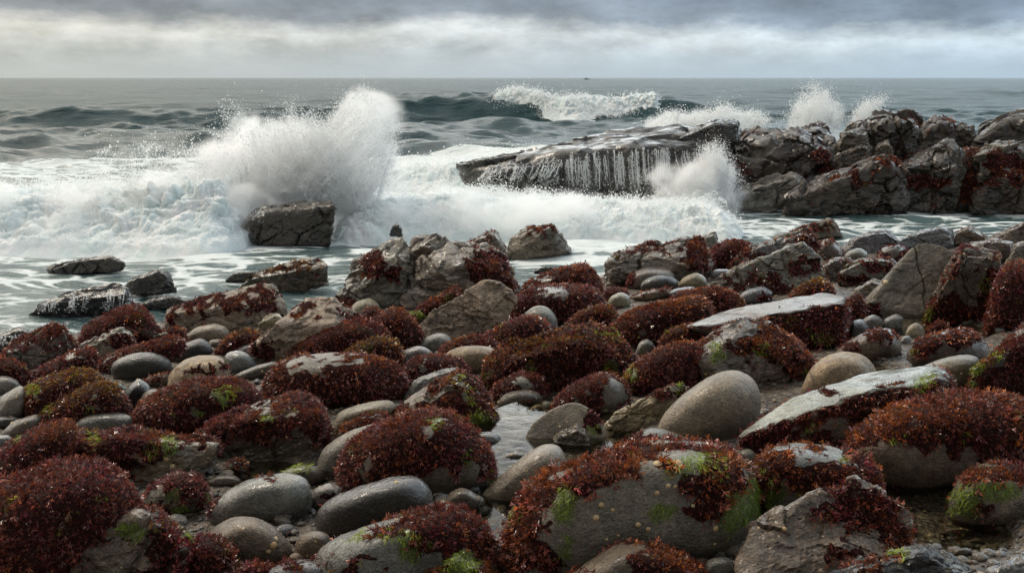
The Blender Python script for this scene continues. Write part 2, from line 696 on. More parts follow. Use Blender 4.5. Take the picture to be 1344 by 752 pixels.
thin = b.mix(b.mapr(foam, 0.3, 0.95), watc, (0.17, 0.235, 0.225, 1))
foamc = b.mix(b.mapr(f3, 0.35, 0.65), (0.60, 0.67, 0.665, 1), (0.76, 0.78, 0.775, 1))
col = b.mix(fm, thin, foamc)
pr = b.n("ShaderNodeBsdfPrincipled")
b.l(col, pr.inputs["Base Color"])
rw = b.mapr(dist, 0.0, 1.0, 0.10, 0.30)
b.l(b.math('ADD', b.math('MULTIPLY', fm, 0.6), rw), pr.inputs["Roughness"])
pr.inputs["IOR"].default_value = 1.333
b.l(b.mapr(dist, 0.0, 1.0, 0.5, 0.13), pr.inputs["Specular IOR Level"])
b1 = b.noise(sv, 3.2, 8, 0.66)
b2 = b.noise(pos, 0.5, 8, 0.62)
mp2 = b.n("ShaderNodeMapping")
mp2.inputs["Scale"].default_value = (0.30, 1.0, 1.0)
b.l(pos, mp2.inputs[0])
b3 = b.noise(mp2.outputs[0], 0.55, 9, 0.66)
b2 = b.math('ADD', b2, b.math('MULTIPLY', b.math('MULTIPLY', b3, dist), 7.5))
hb = b.math('ADD', b.math('MULTIPLY', b1, 0.15), b.math('ADD', b.math('MULTIPLY', b2, 0.35), b.math('MULTIPLY', fm, 0.035)))
b.l(b.bump(hb, 0.55, 1.0), pr.inputs["Normal"])
b.l(pr.outputs[0], out.inputs[0])

# ---- still pool water
MAT_POOL, nt, out = new_mat("rock_pool_water")
b = NB(nt)
geo = b.n("ShaderNodeNewGeometry")
rp = b.noise(geo.outputs["Position"], 9.0, 3, 0.5)
nb = b.bump(rp, 0.09, 0.03)
gl = b.n("ShaderNodeBsdfGlossy")
gl.inputs["Color"].default_value = (1, 1, 1, 1)
gl.inputs["Roughness"].default_value = 0.03
b.l(nb, gl.inputs["Normal"])
tp = b.n("ShaderNodeBsdfTransparent")
tp.inputs["Color"].default_value = (0.72, 0.70, 0.60, 1)
fr = b.n("ShaderNodeFresnel")
fr.inputs["IOR"].default_value = 1.333
b.l(nb, fr.inputs["Normal"])
mx = b.n("ShaderNodeMixShader")
b.l(fr.outputs[0], mx.inputs[0])
b.l(tp.outputs[0], mx.inputs[1])
b.l(gl.outputs[0], mx.inputs[2])
b.l(mx.outputs[0], out.inputs[0])

# ---- gravel ground
MAT_GROUND, nt, out = new_mat("wet_gravel_bed")
b = NB(nt)
geo = b.n("ShaderNodeNewGeometry")
pos = geo.outputs["Position"]
vg = b.voro(pos, 26.0)
vg2 = b.voro(pos, 60.0)
g1 = b.noise(pos, 5.0, 6, 0.6)
cg = b.mix(b.mapr(g1, 0.35, 0.65), (0.045, 0.035, 0.027, 1), (0.12, 0.095, 0.07, 1))
cv = b.n("ShaderNodeSeparateColor")
b.l(vg.outputs["Color"], cv.inputs[0])
cg = b.scalec(cg, b.mapr(cv.outputs[0], 0.0, 1.0, 0.45, 1.6))
pr = b.n("ShaderNodeBsdfPrincipled")
b.l(cg, pr.inputs["Base Color"])
pr.inputs["Roughness"].default_value = 0.45
hg = b.math('ADD', b.mapr(vg.outputs["Distance"], 0.0, 0.6, 1.0, 0.0), b.math('MULTIPLY', b.mapr(vg2.outputs["Distance"], 0, .6, 1.0, 0.0), 0.4))
b.l(b.bump(hg, 0.9, 0.02), pr.inputs["Normal"])
b.l(pr.outputs[0], out.inputs[0])

# ------------------------------------------------------------------ ground sheet
def grid_faces(nr, nc):
    i = np.arange(nr * nc).reshape(nr, nc)
    return np.stack([i[:-1, :-1], i[:-1, 1:], i[1:, 1:], i[1:, :-1]], -1).reshape(-1, 4)


gy = np.concatenate([np.linspace(-14, 2.5, 24), np.linspace(2.6, 12, 230), np.linspace(12.1, 24, 80), np.geomspace(25, 30000, 40)])
gx = np.concatenate([-np.geomspace(30000, 9.2, 40), np.linspace(-9, 9, 300), np.geomspace(9.2, 30000, 40)])
GX, GY = np.meshgrid(gx, gy)
GZ = ground(GX, GY)
fl = np.stack([GX, GY, 0 * GX], -1).reshape(-1, 3)
near = ((np.abs(GX) < 9) & (GY < 20)).astype(float)
GZ = GZ + (0.018 * fbm(fl * 7.0, 3)).reshape(GX.shape) * near
Vg = np.stack([GX, GY, GZ], -1).reshape(-1, 3)
link("beach_ground", mesh_np("beach_ground", Vg, grid_faces(len(gy), len(gx)), MAT_GROUND), kind="structure")

for i, (cx, cy_, rx, ry, lv) in enumerate(POOLS):
    a = np.linspace(0, 2 * math.pi, 49)[:-1]
    V = np.stack([cx + 1.22 * rx * np.cos(a), cy_ + 1.22 * ry * np.sin(a), np.full(48, lv)], -1)
    me = bpy.data.meshes.new("rock_pool_water")
    me.from_pydata([tuple(v) for v in V], [], [tuple(range(48))])
    me.materials.append(MAT_POOL)
    link("rock_pool_water", me, kind="structure")

# ------------------------------------------------------------------ rocks
TINT = {'T': (0.290, 0.232, 0.160), 'G': (0.185, 0.170, 0.148), 'D': (0.030, 0.027, 0.025), 'B': (0.165, 0.122, 0.080),
        'S': (0.180, 0.180, 0.180), 'K': (0.118, 0.094, 0.067), 'Y': (0.340, 0.250, 0.150), 'M': (0.180, 0.152, 0.114), 'P': (0.29, 0.262, 0.225), 'R': (0.055, 0.042, 0.031)}


def ell(ps, X, Y):
    s = np.zeros_like(X)
    for q in ps:
        cx, cy_, rx, ry = q[:4]
        r = np.sqrt(((X - cx) / rx) ** 2 + ((Y - cy_) / ry) ** 2)
        s = np.maximum(s, 1 - sstep(0.7, 1.35, r))
    return s


def blade(segs, rr, w0, L, tilt, az, droop):
    """one forked flat blade as quads, returned (V, F)"""
    V, Fq = [], []

    def strip(p, d, side, wa, wb, length, n, bend):
        q0 = len(V)
        V.extend([p - side * wa, p + side * wa])
        for i in range(n):
            p = p + d * (length / n)
            d = d + bend
            d = d / np.linalg.norm(d)
            w = wa + (wb - wa) * (i + 1) / n
            V.extend([p - side * w, p + side * w])
            a = q0 + 2 * i
            Fq.append([a, a + 1, a + 3, a + 2])
        return p, d

    d = np.array([math.cos(az) * math.sin(tilt), math.sin(az) * math.sin(tilt), math.cos(tilt)])
    side = np.array([-math.sin(az), math.cos(az), 0.0])
    side = side + rr.normal(0, 0.35, 3)
    side /= np.linalg.norm(side)
    bend = np.array([0, 0, -droop])
    if segs == 1:
        strip(np.zeros(3), d, side, w0 * 0.6, w0 * 1.15, L, 1, bend)
    else:
        p, d2 = strip(np.zeros(3), d, side, w0 * 0.35, w0 * 0.8, L * 0.5, 1 if segs < 4 else 2, bend)
        forks = (-1, 1) if segs < 4 else (-1, 0.1, 1)
        for s in forks:
            dd = d2 + side * s * rr.uniform(0.45, 0.8) + rr.normal(0, 0.15, 3)
            dd /= np.linalg.norm(dd)
            n_ = np.cross(dd, np.cross(side, dd) + 1e-6)
            sd = side - dd * np.dot(side, dd)
            sd /= np.linalg.norm(sd)
            strip(p, dd, sd, w0 * 0.62, w0 * rr.uniform(0.5, 0.95), L * rr.uniform(0.4, 0.6), 1 if segs < 4 else 2, bend)
    return V, Fq


def clump(segs, nb, seed):
    rr = np.random.default_rng(seed)
    V, Fq = [], []
    for i in range(nb):
        v, f = blade(segs, rr, (rr.uniform(0.065, 0.11) if segs >= 3 else rr.uniform(.09, .15)), rr.uniform(0.85, 1.45), rr.uniform(0.12, 0.75), 6.283 * (i + rr.uniform(-.3, .3)) / nb, rr.uniform(0.1, 0.45))
        o = len(V)
        V += list(v)
        Fq += [[a + o for a in q] for q in f]
    return np.array(V), np.array(Fq)


CLUMPS = {0: [clump(4, 3, 100 + i) for i in range(7)], 1: [clump(3, 3, 200 + i) for i in range(7)], 2: [clump(2, 2, 300 + i) for i in range(6)], 3: [clump(1, 3, 400 + i) for i in range(6)]}


def strand(seed):
    rr = np.random.default_rng(seed)
    V, Fq = [], []
    for i in range(5):
        p = rr.normal(0, 0.12, 3)
        p[2] = 0
        d = np.array([rr.normal(0, .3), rr.normal(0, .3), 1.0])
        d /= np.linalg.norm(d)
        sd = np.cross(d, rr.normal(0, 1, 3))
        sd /= np.linalg.norm(sd)
        L = rr.uniform(0.7, 1.2)
        o = len(V)
        for k, w in enumerate((0.035, 0.05, 0.012)):
            q = p + d * L * k / 2 + rr.normal(0, 0.05, 3)
            V += [q - sd * w, q + sd * w]
        Fq += [[o, o + 1, o + 3, o + 2], [o + 2, o + 3, o + 5, o + 4]]
    return np.array(V), np.array(Fq)


STRANDS = [strand(500 + i) for i in range(6)]


def instance(temps, P, U, size, tint):
    """stamp clump templates at P with growth axis U; returns V, F, colours"""
    n = len(P)
    if n == 0:
        return None
    R0 = rng.normal(0, 1, (n, 3))
    A = np.cross(U, R0)
    A /= np.linalg.norm(A, axis=1, keepdims=True) + 1e-9
    Bv = np.cross(U, A)
    kind = rng.integers(0, len(temps), n)
    Vs, Fs, Cs, off = [], [], [], 0
    for k, (tv, tf) in enumerate(temps):
        ix = np.where(kind == k)[0]
        if len(ix) == 0:
            continue
        s = size[ix][:, None, None]
        v = P[ix][:, None, :] + s * (tv[None, :, 0:1] * A[ix][:, None, :] + tv[None, :, 1:2] * Bv[ix][:, None, :] + tv[None, :, 2:3] * U[ix][:, None, :])
        f = tf[None] + (np.arange(len(ix)) * len(tv))[:, None, None] + off
        c = np.repeat(tint[ix], len(tv), axis=0)
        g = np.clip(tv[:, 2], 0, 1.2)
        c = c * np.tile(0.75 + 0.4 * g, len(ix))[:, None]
        Vs.append(v.reshape(-1, 3))
        Fs.append(f.reshape(-1, tf.shape[1]))
        Cs.append(c)
        off += len(ix) * len(tv)
    return np.concatenate(Vs), np.concatenate(Fs), np.concatenate(Cs)


ROCK_NO = [0]
ROCK_INFO = []
BVHS = {}


def rock(name, label, pts, tint='G', c=0.0, p=None, tk=1.0, D=None, yb=None, b=(), w=(), g=(), l=0, ls=(), inn=(), flat=0, strata=0.0, crk=0, wet=0.6, chips=None, blocky=1.0, bed=None, topbare=0, 
         orange=0.35, rough=1.0, group=None, barn=0.0, cat='rock', lev=None, emb=0.14, weedk=1.0, yel=0.0, keep=None, kind="thing"):
    ROCK_NO[0] += 1
    rid = ROCK_NO[0]
    rr = np.random.default_rng(1000 + rid)
    o = [tuple(float(v) for v in q.split(',')) for q in pts.split()]
    xs, ys = np.array([q[0] for q in o]), np.array([q[1] for q in o])
    x0, x1, y0, y1 = xs.min(), xs.max(), ys.min(), ys.max()
    Wp, Hp = x1 - x0, y1 - y0
    ybase = y1 if yb is None else yb
    xm = (x0 + x1) / 2
    D0 = D if D is not None else on_ground(xm, ybase)[1]
    mpp = math.hypot(D0, CAMZ) / F
    W, H = Wp * mpp, Hp * mpp
    T = tk * 0.95 * math.sqrt(W * H)
    T = min(T, 1.1 * max(W, H))
    Yc = D0 + 0.46 * T
    if p is None:
        p = 14.0
    P3 = []
    yext = emb * Hp

    def put(x, y, d):
        P3.append(at(x, y, Yc + d * T / 2))
    cxp, cyp = xs.mean(), ys.mean()
    for q in o:
        t = (q[1] - y0) / max(Hp, 1)
        d = q[2] if len(q) > 2 else 0.62 - 1.2 * t
        put(q[0], q[1], d)
        if t > 0.6:
            put(q[0], q[1] + yext, d + 0.1)
    for q in inn:
        put(*q)
    ang = p >= 13
    if ang:
        reps = ((() if (inn or flat) else ((0.88, -0.85),)) + ((0.86, 0.85),))
    else:
        reps = (((0.60, -1.0), (0.86, -0.62)) if not (inn or flat) else ()) + ((0.62, 1.0), (0.88, 0.62))
    for sc, d in reps:
        for q in o:
            yy = cyp + (q[1] - cyp) * sc
            yy += (0.08 if d < 0 else -0.02) * Hp
            put(cxp + (q[0] - cxp) * sc, yy, d)
    P3 = np.array(P3)
    cen = P3.mean(axis=0)
    ext = (P3.max(0) - P3.min(0)) / 2
    Q = (P3 - cen) / ext
    N, Hh = hull_planes(Q, .93 if ang else .985)
    big = max(Wp, Hp)
    if ang:
        # broken corners: planes that cut a little off the hull
        nc_ = chips if chips is not None else 4
        cn = rr.normal(0, 1, (nc_, 3))
        cn /= np.linalg.norm(cn, axis=1, keepdims=True)
        sup = ((Q - Q.mean(0)) @ cn.T).max(0)
        N = np.vstack([N, cn])
        Hh = np.append(Hh, sup * rr.uniform(.86, .97, nc_))
        p = max(p * 2.0, 34)
    lv = lev if lev is not None else (6 if (big > 150 and c < 0.75) or (ang and big > 75 and c < .6) else 5 if big > 30 else 4)
    dv, fc = ico(lv)
    # every plane's offset wanders a little, so that no face is dead flat
    S = np.zeros(len(dv))
    seed = rid * 7.31
    for i in range(len(N)):
        q = dv @ N[i]
        m = q > 0.02
        if not m.any():
            continue
        off = Hh[i]
        S[m] += (q[m] / off) ** p
    r = S ** (-1.0 / p)
    V = dv * r[:, None] * ext + cen
    # refit to the outline
    X, Y = px(V)
    for _ in range(2):
        X, Y = px(V)
        sx = Wp / (X.max() - X.min())
        sy = (Hp + yext) / (Y.max() - Y.min())
        V = cen + (V - cen) * np.array([sx, 1, sy])
        X, Y = px(V)
        dx, dy = (x0 + x1) / 2 - (X.max() + X.min()) / 2, (y0 + y1 + yext) / 2 - (Y.max() + Y.min()) / 2
        V = V + np.array([dx * mpp, 0, -dy * mpp])
    size = (W * H * T) ** (1 / 3)
    n = vnormals(V, fc)
    rnd = not ang
    # shape noise
    sq = V / size + seed
    amp = (0.020 if rnd else 0.045) * rough
    disp = amp * fbm(sq * 1.7, 3) + amp * 0.55 * fbm(sq * 5.0, 4)
    if not rnd:
        disp = disp * .28
        q0 = sq + .025 * np.stack([perlin(sq * 3 + 7), perlin(sq * 3 + 27), perlin(sq * 3 + 47)], -1)
        ax1 = rr.normal(0, 1, 3) * np.array([.3, .3, 1])
        if bed is not None:
            ax1 = np.array(bed, float)
        ax1 /= np.linalg.norm(ax1)
        shade = np.zeros(len(V))
        for sc_, am, gr in ((1.7, .055, .050), (4.4, .026, .022), (10.5, .011, .007)):
            q1 = q0 * sc_ + ax1[None] * ((q0 @ ax1) * sc_ * .7)[:, None]
            val, off, edg = worley(q1)
            tl = np.stack([np.sin(val * 40), np.cos(val * 57), np.sin(val * 91 + 1)], -1)
            disp = disp + am * blocky * rough * ((val - .5) * 1.1 + .55 * (off * tl).sum(1))
            gm_ = sstep(.0, .3, perlin(sq * sc_ * .6 + 51))
            disp = disp - gr * blocky * rough * gm_ * (1 - sstep(.01, .075, edg))
            shade += (val - .5) * (.34 if sc_ > 3 else .2)
        disp = disp - 0.012 * sstep(0.18, 0.4, perlin(sq * 6.3 + 9)) * rough
    if strata:
        ax = np.array([rr.normal(0, .25), rr.normal(0, .2), 1.0])
        ax /= np.linalg.norm(ax)
        s = (V @ ax) / size * strata * 2.2 + 0.9 * perlin(sq * 1.2 + 3) + seed
        fr = s - np.floor(s)
        disp = disp + 0.035 * (sstep(0.0, 0.75, fr) - sstep(0.8, 1.0, fr)) * (0.4 + np.clip(perlin(sq * 2.0 + 11) + .4, 0, 1))
    for k in range(crk):
        cn = rr.normal(0, 1, 3) * np.array([1.0, .4, .45])
        cn /= np.linalg.norm(cn)
        t = ((V - cen) @ cn) / size + rr.uniform(-.35, .35) + 0.10 * perlin(sq * 2.5 + k * 3)
        disp = disp - 0.05 * np.exp(-(t / 0.012) ** 2) - 0.015 * sstep(0, 0.02, t) * (1 if k % 2 else -1)
    V = V + n * (disp * size)[:, None]
    n = vnormals(V, fc)
    X, Y = px(V)
    # masks
    def weed_mask(Pp, nn, Xp, Yp):
        q = Pp / size + seed
        wob = fbm(q * 4.5 + 80, 4)
        wo2 = fbm(q * 4.5 + 120, 4)
        Xp = Xp + wob * .16 * big
        Yp = Yp + wo2 * .16 * big
        m = (c * 2 - 1) * .82 + 0.75 * fbm(q * 2.6 + 40, 4) + .42 * fbm(q * 9 + 55, 3) + 0.55 * (nn[:, 2] - 0.15) * (0.3 + c)
        m = m + 2.2 * ell(w, Xp, Yp) - 2.4 * ell(b, Xp, Yp) - 1.2 * ell(g, Xp, Yp)
        if topbare:
            m = m - 3.2 * sstep(.60, .90, nn[:, 2] + .22 * wob + .15 * wo2)
        if not c and not w:
            m = m - 5
        return m

    def green_mask(Pp, nn, Xp, Yp):
        if not g:
            return np.full(len(Pp), -1.0)
        q = Pp / size + seed
        e_ = ell(g, Xp + .05 * big * fbm(q * 5 + 130, 3), Yp + .05 * big * fbm(q * 5 + 150, 3))
        return np.where(e_ > .02, 0, -2) + e_ * 1.5 - 0.50 + 0.75 * fbm(q * 9 + 70, 3)
    wm = weed_mask(V, n, X, Y)
    gm = green_mask(V, n, X, Y)
    tc = np.array(TINT[tint]) * rr.uniform(0.88, 1.12) * (1 + rr.normal(0, 0.03, 3))
    colr = tc[None] * (1 + 0.22 * fbm(sq * 2.2 + 20, 4))[:, None]
    gk = np.clip(gm * 2.0, 0, 1)[:, None] * 0.85
    colr = colr * (1 - gk) + np.array([0.11, 0.15, 0.014]) * gk
    if ang:
        colr = colr * (1 + shade * blocky * .9)[:, None]
    wv = np.clip(wet + .12 + 0.25 * fbm(sq * 1.5 + 33, 3), 0.05, 1)
    film = np.clip(0.5 + wm * 1.2, 0, 1) if (c or w) else np.zeros(len(V))
    loc = np.array([cen[0], cen[1], V[:, 2].min()])
    me = mesh_np(name, V - loc, fc, MAT_ROCK, True, dict(tint=np.clip(colr, 0.01, 1), wet=wv, film=film, barn=np.full(len(V), 0.0 if tint == 'D' and not ang else max(barn, .45 if ang else .22))))
    if ang:
        me.set_sharp_from_angle(angle=math.radians(24))
    root = link(name, me, None, loc, label, cat, group, kind)
    # ---------------- scatter seaweed
    fa = np.cross(V[fc[:, 1]] - V[fc[:, 0]], V[fc[:, 2]] - V[fc[:, 0]])
    area = np.linalg.norm(fa, axis=1) / 2
    fn = fa / (2 * area[:, None] + 1e-12)
    fcx = V[fc].mean(axis=1)
    vd = np.array([0, 0, CAMZ]) - fcx
    dist = np.linalg.norm(vd, axis=1).mean()
    vd /= np.linalg.norm(vd, axis=1, keepdims=True)
    facing = (fn * vd).sum(1)

    def sample(dens, mask_fn, jitter, back=0.25, low=-0.55):
        wgt = area * np.where(facing > -0.15, 1.0, back) * (fn[:, 2] > low)
        ct = int(dens * wgt.sum())
        if ct < 1:
            return None
        cs = np.cumsum(wgt)
        fi = np.searchsorted(cs, rr.uniform(0, cs[-1], ct))
        u = rr.uniform(0, 1, (ct, 2))
        s_ = np.sqrt(u[:, :1])
        t_ = u[:, 1:]
        tri = V[fc[fi]]
        Pp = tri[:, 0] * (1 - s_) + tri[:, 1] * s_ * (1 - t_) + tri[:, 2] * s_ * t_
        nn = n[fc[fi]].mean(axis=1)
        nn /= np.linalg.norm(nn, axis=1, keepdims=True)
        Xp, Yp = px(Pp)
        k = mask_fn(Pp, nn, Xp, Yp) > rr.normal(0.02, jitter, ct)
        k &= Pp[:, 2] > np.maximum(ground(Pp[:, 0], Pp[:, 1]), -0.02) - 0.01
        return Pp[k], nn[k]

    def children(kind_, temps, sz, dens, mask_fn, jitter, colf, mat, droop, back=0.25):
        r_ = sample(dens, mask_fn, jitter, back)
        if r_ is None or len(r_[0]) < 3:
            return
        Pp, nn = r_
        k = len(Pp)
        rad = (Pp - cen) / ext
        rad[:, 2] = -.6
        fl_ = np.stack([perlin(Pp / sz * .10 + 3), perlin(Pp / sz * .10 + 33), 0.6 * perlin(Pp / sz * .10 + 63)], -1)
        down = rad + fl_ * 1.3
        down = down - nn * (down * nn).sum(1, keepdims=True)
        down /= np.linalg.norm(down, axis=1, keepdims=True) + 1e-6
        lift = (0.24 if dist < 6 else .17) if droop < 1 else 0.06
        lift = lift + (.26 if droop < 1 else .05) * np.clip(perlin(Pp / sz * .16 + 91), -.6, 1)[:, None]
        U = nn * lift + down * droop + rr.normal(0, 0.24, (k, 3))
        U /= np.linalg.norm(U, axis=1, keepdims=True)
        s_ = sz * np.clip(rr.lognormal(0, 0.32, k), 0.45, 2.0)
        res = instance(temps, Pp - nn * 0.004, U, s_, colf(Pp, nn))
        if res is None:
            return
        vv, ff, cc = res
        m_ = mesh_np(kind_, vv - loc, ff, mat, False, dict(tint=cc))
        link(kind_, m_, root)

    def weedcol(Pp, nn):
        k = len(Pp)
        q = Pp / size + seed
        t = rr.uniform(0, 1, k)
        base = np.array([[0.200, 0.058, 0.036]]) * (1 - t[:, None]) + np.array([[0.110, 0.027, 0.023]]) * t[:, None]
        bu = sstep(-.1, .5, fbm(Pp * 4.5 + 160, 3) + rr.normal(0, .18, k))[:, None]
        base = base * (1 - bu) + np.array([[0.130, 0.024, 0.028]]) * bu
        og = sstep(0.0, 0.9, orange * 0.85 + 0.8 * fbm(Pp * 3.0 + 60, 3) + 0.40 * (nn[:, 2] - 0.45) + rr.normal(0, 0.28, k) - 0.30)[:, None]
        base = base * (1 - og) + np.array([[0.30, 0.092, 0.022]]) * og
        if yel:
            yg = sstep(0.72, 1.0, nn[:, 2] * 0.9 + yel * 0.5 + rr.normal(0, 0.28, k) - 0.30)[:, None]
            base = base * (1 - yg) + np.array([[0.20, 0.105, 0.016]]) * yg
        ol = sstep(.50, .75, fbm(Pp * 5.5 + 210, 3) + rr.normal(0, .12, k))[:, None] * .85
        base = base * (1 - ol) + np.array([[0.13, 0.145, 0.018]]) * ol
        lum = np.exp(rr.normal(0, 0.45, k))[:, None]
        return base * lum

    def greencol(Pp, nn):
        k = len(Pp)
        t = np.clip(sstep(0.1, 0.9, nn[:, 2]) * 0.6 + rr.uniform(0, .5, k), 0, 1)[:, None]
        return np.array([[0.12, 0.19, 0.016]]) * (1 - t) + np.array([[0.38, 0.44, 0.030]]) * t

    if c or w:
        fs = 0.00105 * dist + 0.0078                  # frond size in metres
        fs *= (1.42 if dist < 6 else 1.25) * weedk
        ld = 0 if dist < 5.6 else 1 if dist < 7.6 else 2 if dist < 11 else 3
        dens = {0: 2.5, 1: 2.9, 2: 2.9, 3: 3.0}[ld] / fs ** 2
        if dist < 5.6:
            dens *= 0.95
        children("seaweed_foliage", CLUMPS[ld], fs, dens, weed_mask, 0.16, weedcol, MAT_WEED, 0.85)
    if g:
        gs = 0.007 + 0.0026 * dist
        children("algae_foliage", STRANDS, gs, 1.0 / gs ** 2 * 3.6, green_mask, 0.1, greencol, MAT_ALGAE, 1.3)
    # ---------------- limpets and barnacles
    if dist < 9 and not l and c < .8 and big > 34:
        l = 5 + int(4 * area[facing > 0].sum() * 6)
    if l or ls:
        r_ = sample(l / max(area[facing > 0].sum(), 1e-3) * 1.0, lambda a, b_, x_, y_: np.full(len(a), 9.0), 0.1, 0.0, -0.8) if l else None
        Pp, nn = r_ if r_ is not None else (np.zeros((0, 3)), np.zeros((0, 3)))
        if l and len(Pp):
            k = weed_mask(Pp, nn, *px(Pp)) < 0
            Pp, nn = Pp[k], nn[k]
        sz = np.clip(rr.lognormal(math.log(0.0040), 0.45, len(Pp)), 0.002, 0.016) * (0.6 + dist * 0.09)
        for (lx, ly, ps) in ls:
            xy = np.hypot(X - lx, Y - ly) + 1000 * ((n * (np.array([0, 0, CAMZ]) - V)).sum(1) < 0)
            i = int(np.argmin(xy))
            Pp = np.vstack([Pp, V[i]])
            nn = np.vstack([nn, n[i]])
            sz = np.append(sz, ps * .68 * mpp)
        if len(Pp):
            a = np.linspace(0, 2 * math.pi, 10)[:-1]
            ring = np.stack([np.cos(a), np.sin(a), 0 * a], -1)
            tv = np.concatenate([ring, ring * 0.62 + [0, 0, 0.33], ring * 0.2 + [0, 0, 0.5]])
            tf = []
            for lay in (0, 9):
                for i in range(9):
                    tf.append([lay + i, lay + (i + 1) % 9, lay + 9 + (i + 1) % 9, lay + 9 + i])
            tf += [[18, 19, 20, 21], [21, 22, 23, 24], [24, 25, 26, 18], [18, 21, 24, 18]][:3]
            t = rr.uniform(0, 1, len(Pp))[:, None]
            lc = (np.array([[0.50, 0.39, 0.22]]) * (1 - t) + np.array([[0.40, 0.24, 0.11]]) * t)
            res = instance([(tv, np.array(tf))], Pp - nn * 0.001, nn, sz, lc)
            m_ = mesh_np("limpet_crust", res[0] - loc, res[1], MAT_BARN, False, dict(tint=np.clip(res[2] / 0.85, 0, .8)))
            link("limpet_crust", m_, root, kind="stuff")
    ROCK_INFO.append((label, dist, len(V)))
    if keep:
        BVHS[keep] = (V, fc, root)
    return root

# ------------------------------------------------------------------ the rocks, far to near
# --- ledge and ridge standing in the surf
LG = "blocks of the dark headland ridge"
DL = 19.8
rock("rock_ledge", "long low wet ledge with white water pouring down its front", "603,222 640,212,.3 700,206,.5 760,193,.7 830,181,.8 885,176,.8 930,166,.6 952,176,.2 958,205,-.4 945,243,-.8 880,249,-1 780,252,-1 710,245,-1 655,234,-.7 625,230,-.3",
     'D', p=16, tk=.8, D=DL, inn=[(700, 220, -.85), (760, 206, -.95), (830, 199, -1), (890, 197, -1), (940, 192, -.8)], strata=1.4, wet=1.0, rough=.6, chips=4, blocky=1.2, bed=(-.2, -.3, .93), keep='ledge', cat='ledge', lev=6)
rock("rock_slab", "thin dark wet slab lying along the back of the long low ledge", "700,206 760,194 815,181 850,174 876,179 860,188 800,198 740,210", 'D', p=22, tk=.7, D=DL + 1.1, strata=1, wet=1, cat='ledge')
rock("rock_slab", "thin wedge of dark rock running into foam at the low seaward tip of the ledge", "600,219 640,209 704,199 706,206 650,219 612,224", 'D', p=20, tk=.5, D=DL + .6, strata=1, wet=1, cat='ledge')
rock("rock_block", "square-ended dark block topping the shoreward end of the waterfall ledge", "885,181 925,165 958,156 972,160 971,183 945,192 900,192", 'D', p=22, tk=.9, D=DL + .3, strata=1, wet=.9, crk=1, cat='ledge')
rock("rock_slab", "low wet step of rock under streaming water beside the ledge's seaward tip", "628,232 650,222 700,214 740,212 745,224 700,236 650,242", 'D', p=16, tk=.7, D=DL - .4, strata=1, wet=1, keep='step', cat='ledge')

DR = 20.0
rb = dict(strata=1.2, wet=.55, barn=.7, group=LG, cat='ridge rock', p=24, chips=4, blocky=1.7, bed=(-.42, -.25, .88), rough=.9)
rock("rock_block", "big dark humped block at the spray-washed end of the ridge", "942,268 946,225 958,195 985,178 1020,164 1052,160 1078,166 1098,190 1104,230 1100,266 1020,270", 'R', tk=.9, D=DR, c=.1, w=[(975, 215, 14, 10), (1075, 215, 12, 25)], crk=3, **rb, orange=.1, inn=[(965, 225, -.8), (1000, 190, -.6), (1050, 180, -.7), (1085, 210, -.9), (1060, 260, -1), (980, 262, -1)])
rock("rock_block", "jagged brown block with upright cracks behind the humped end of the ridge", "1040,215 1048,180 1062,162 1078,160 1085,168 1098,174 1102,188 1100,225 1060,235", 'R', tk=.9, D=DR + 1.0, crk=4, c=.15, **rb)
rock("rock_block", "tall brown crag in the middle of the ridge top", "1098,225 1104,180 1115,166 1140,157 1165,151 1200,153 1212,162 1210,200 1195,225 1140,235", 'R', tk=.9, D=DR + .8, crk=4, c=.2, w=[(1110, 205, 15, 25)], **rb)
rock("rock_block", "small pale block with a flat grey top below the brown crag", "1096,196 1102,176 1120,170 1138,176 1142,194 1125,203", 'K', tk=.8, D=DR + .4, **rb)
rock("rock_block", "pale broken block wedged above the dark cleft in the ridge", "1098,218 1106,198 1130,189 1145,194 1140,214 1118,224", 'K', tk=.8, D=DR + .2, crk=1, **rb)
rock("rock_block", "little cracked light block beside the brown crag's foot", "1145,210 1150,190 1166,186 1172,198 1168,214 1152,218", 'K', tk=.8, D=DR + .3, crk=2, **rb)
rock("rock_block", "rough dark boulder crowning the highest point of the ridge", "1205,215 1208,178 1222,157 1240,150 1252,158 1254,180 1258,205 1235,220", 'R', tk=.9, D=DR + .8, crk=2, c=.2, **rb)
rock("rock_block", "cluster-topped knob of broken rock on the dip of the skyline", "1248,205 1252,172 1262,160 1272,166 1282,184 1284,205", 'R', tk=.9, D=DR + 1.0, crk=3, **rb)
rock("rock_block", "dark rib of rock bridging the ridge under its crowning boulder", "1160,240 1175,212 1205,196 1240,200 1252,222 1240,245 1190,250", 'D', tk=.8, D=DR + .35, crk=2, c=.3, **rb)
rock("rock_slab", "low wedge sloping from foam up to a reddish corner at the ridge foot", "1032,270 1062,250 1120,222 1152,208 1174,205 1190,228 1192,272 1150,277 1090,276", 'R', tk=.45, D=DR - 1.2, c=.1, w=[(1172, 211, 20, 7), (1120, 235, 30, 6)], crk=3, orange=.5, **rb)
rock("rock_block", "front block of the ridge with a broad white-wet top", "1190,272 1182,232 1198,210 1252,187,.4 1262,194,.2 1262,236 1256,268 1225,274", 'R', tk=.8, D=DR - .9, c=.12, w=[(1215, 240, 30, 8)], inn=[(1192, 222, -.8), (1250, 208, -.8)], crk=3, **rb)
rock("rock_block", "narrow dark upright block in the cleft right of the white-wet top", "1252,272 1256,215 1266,198 1284,196 1292,220 1292,270", 'D', tk=.8, D=DR - .5, c=.4, w=[(1272, 245, 15, 18)], **rb)
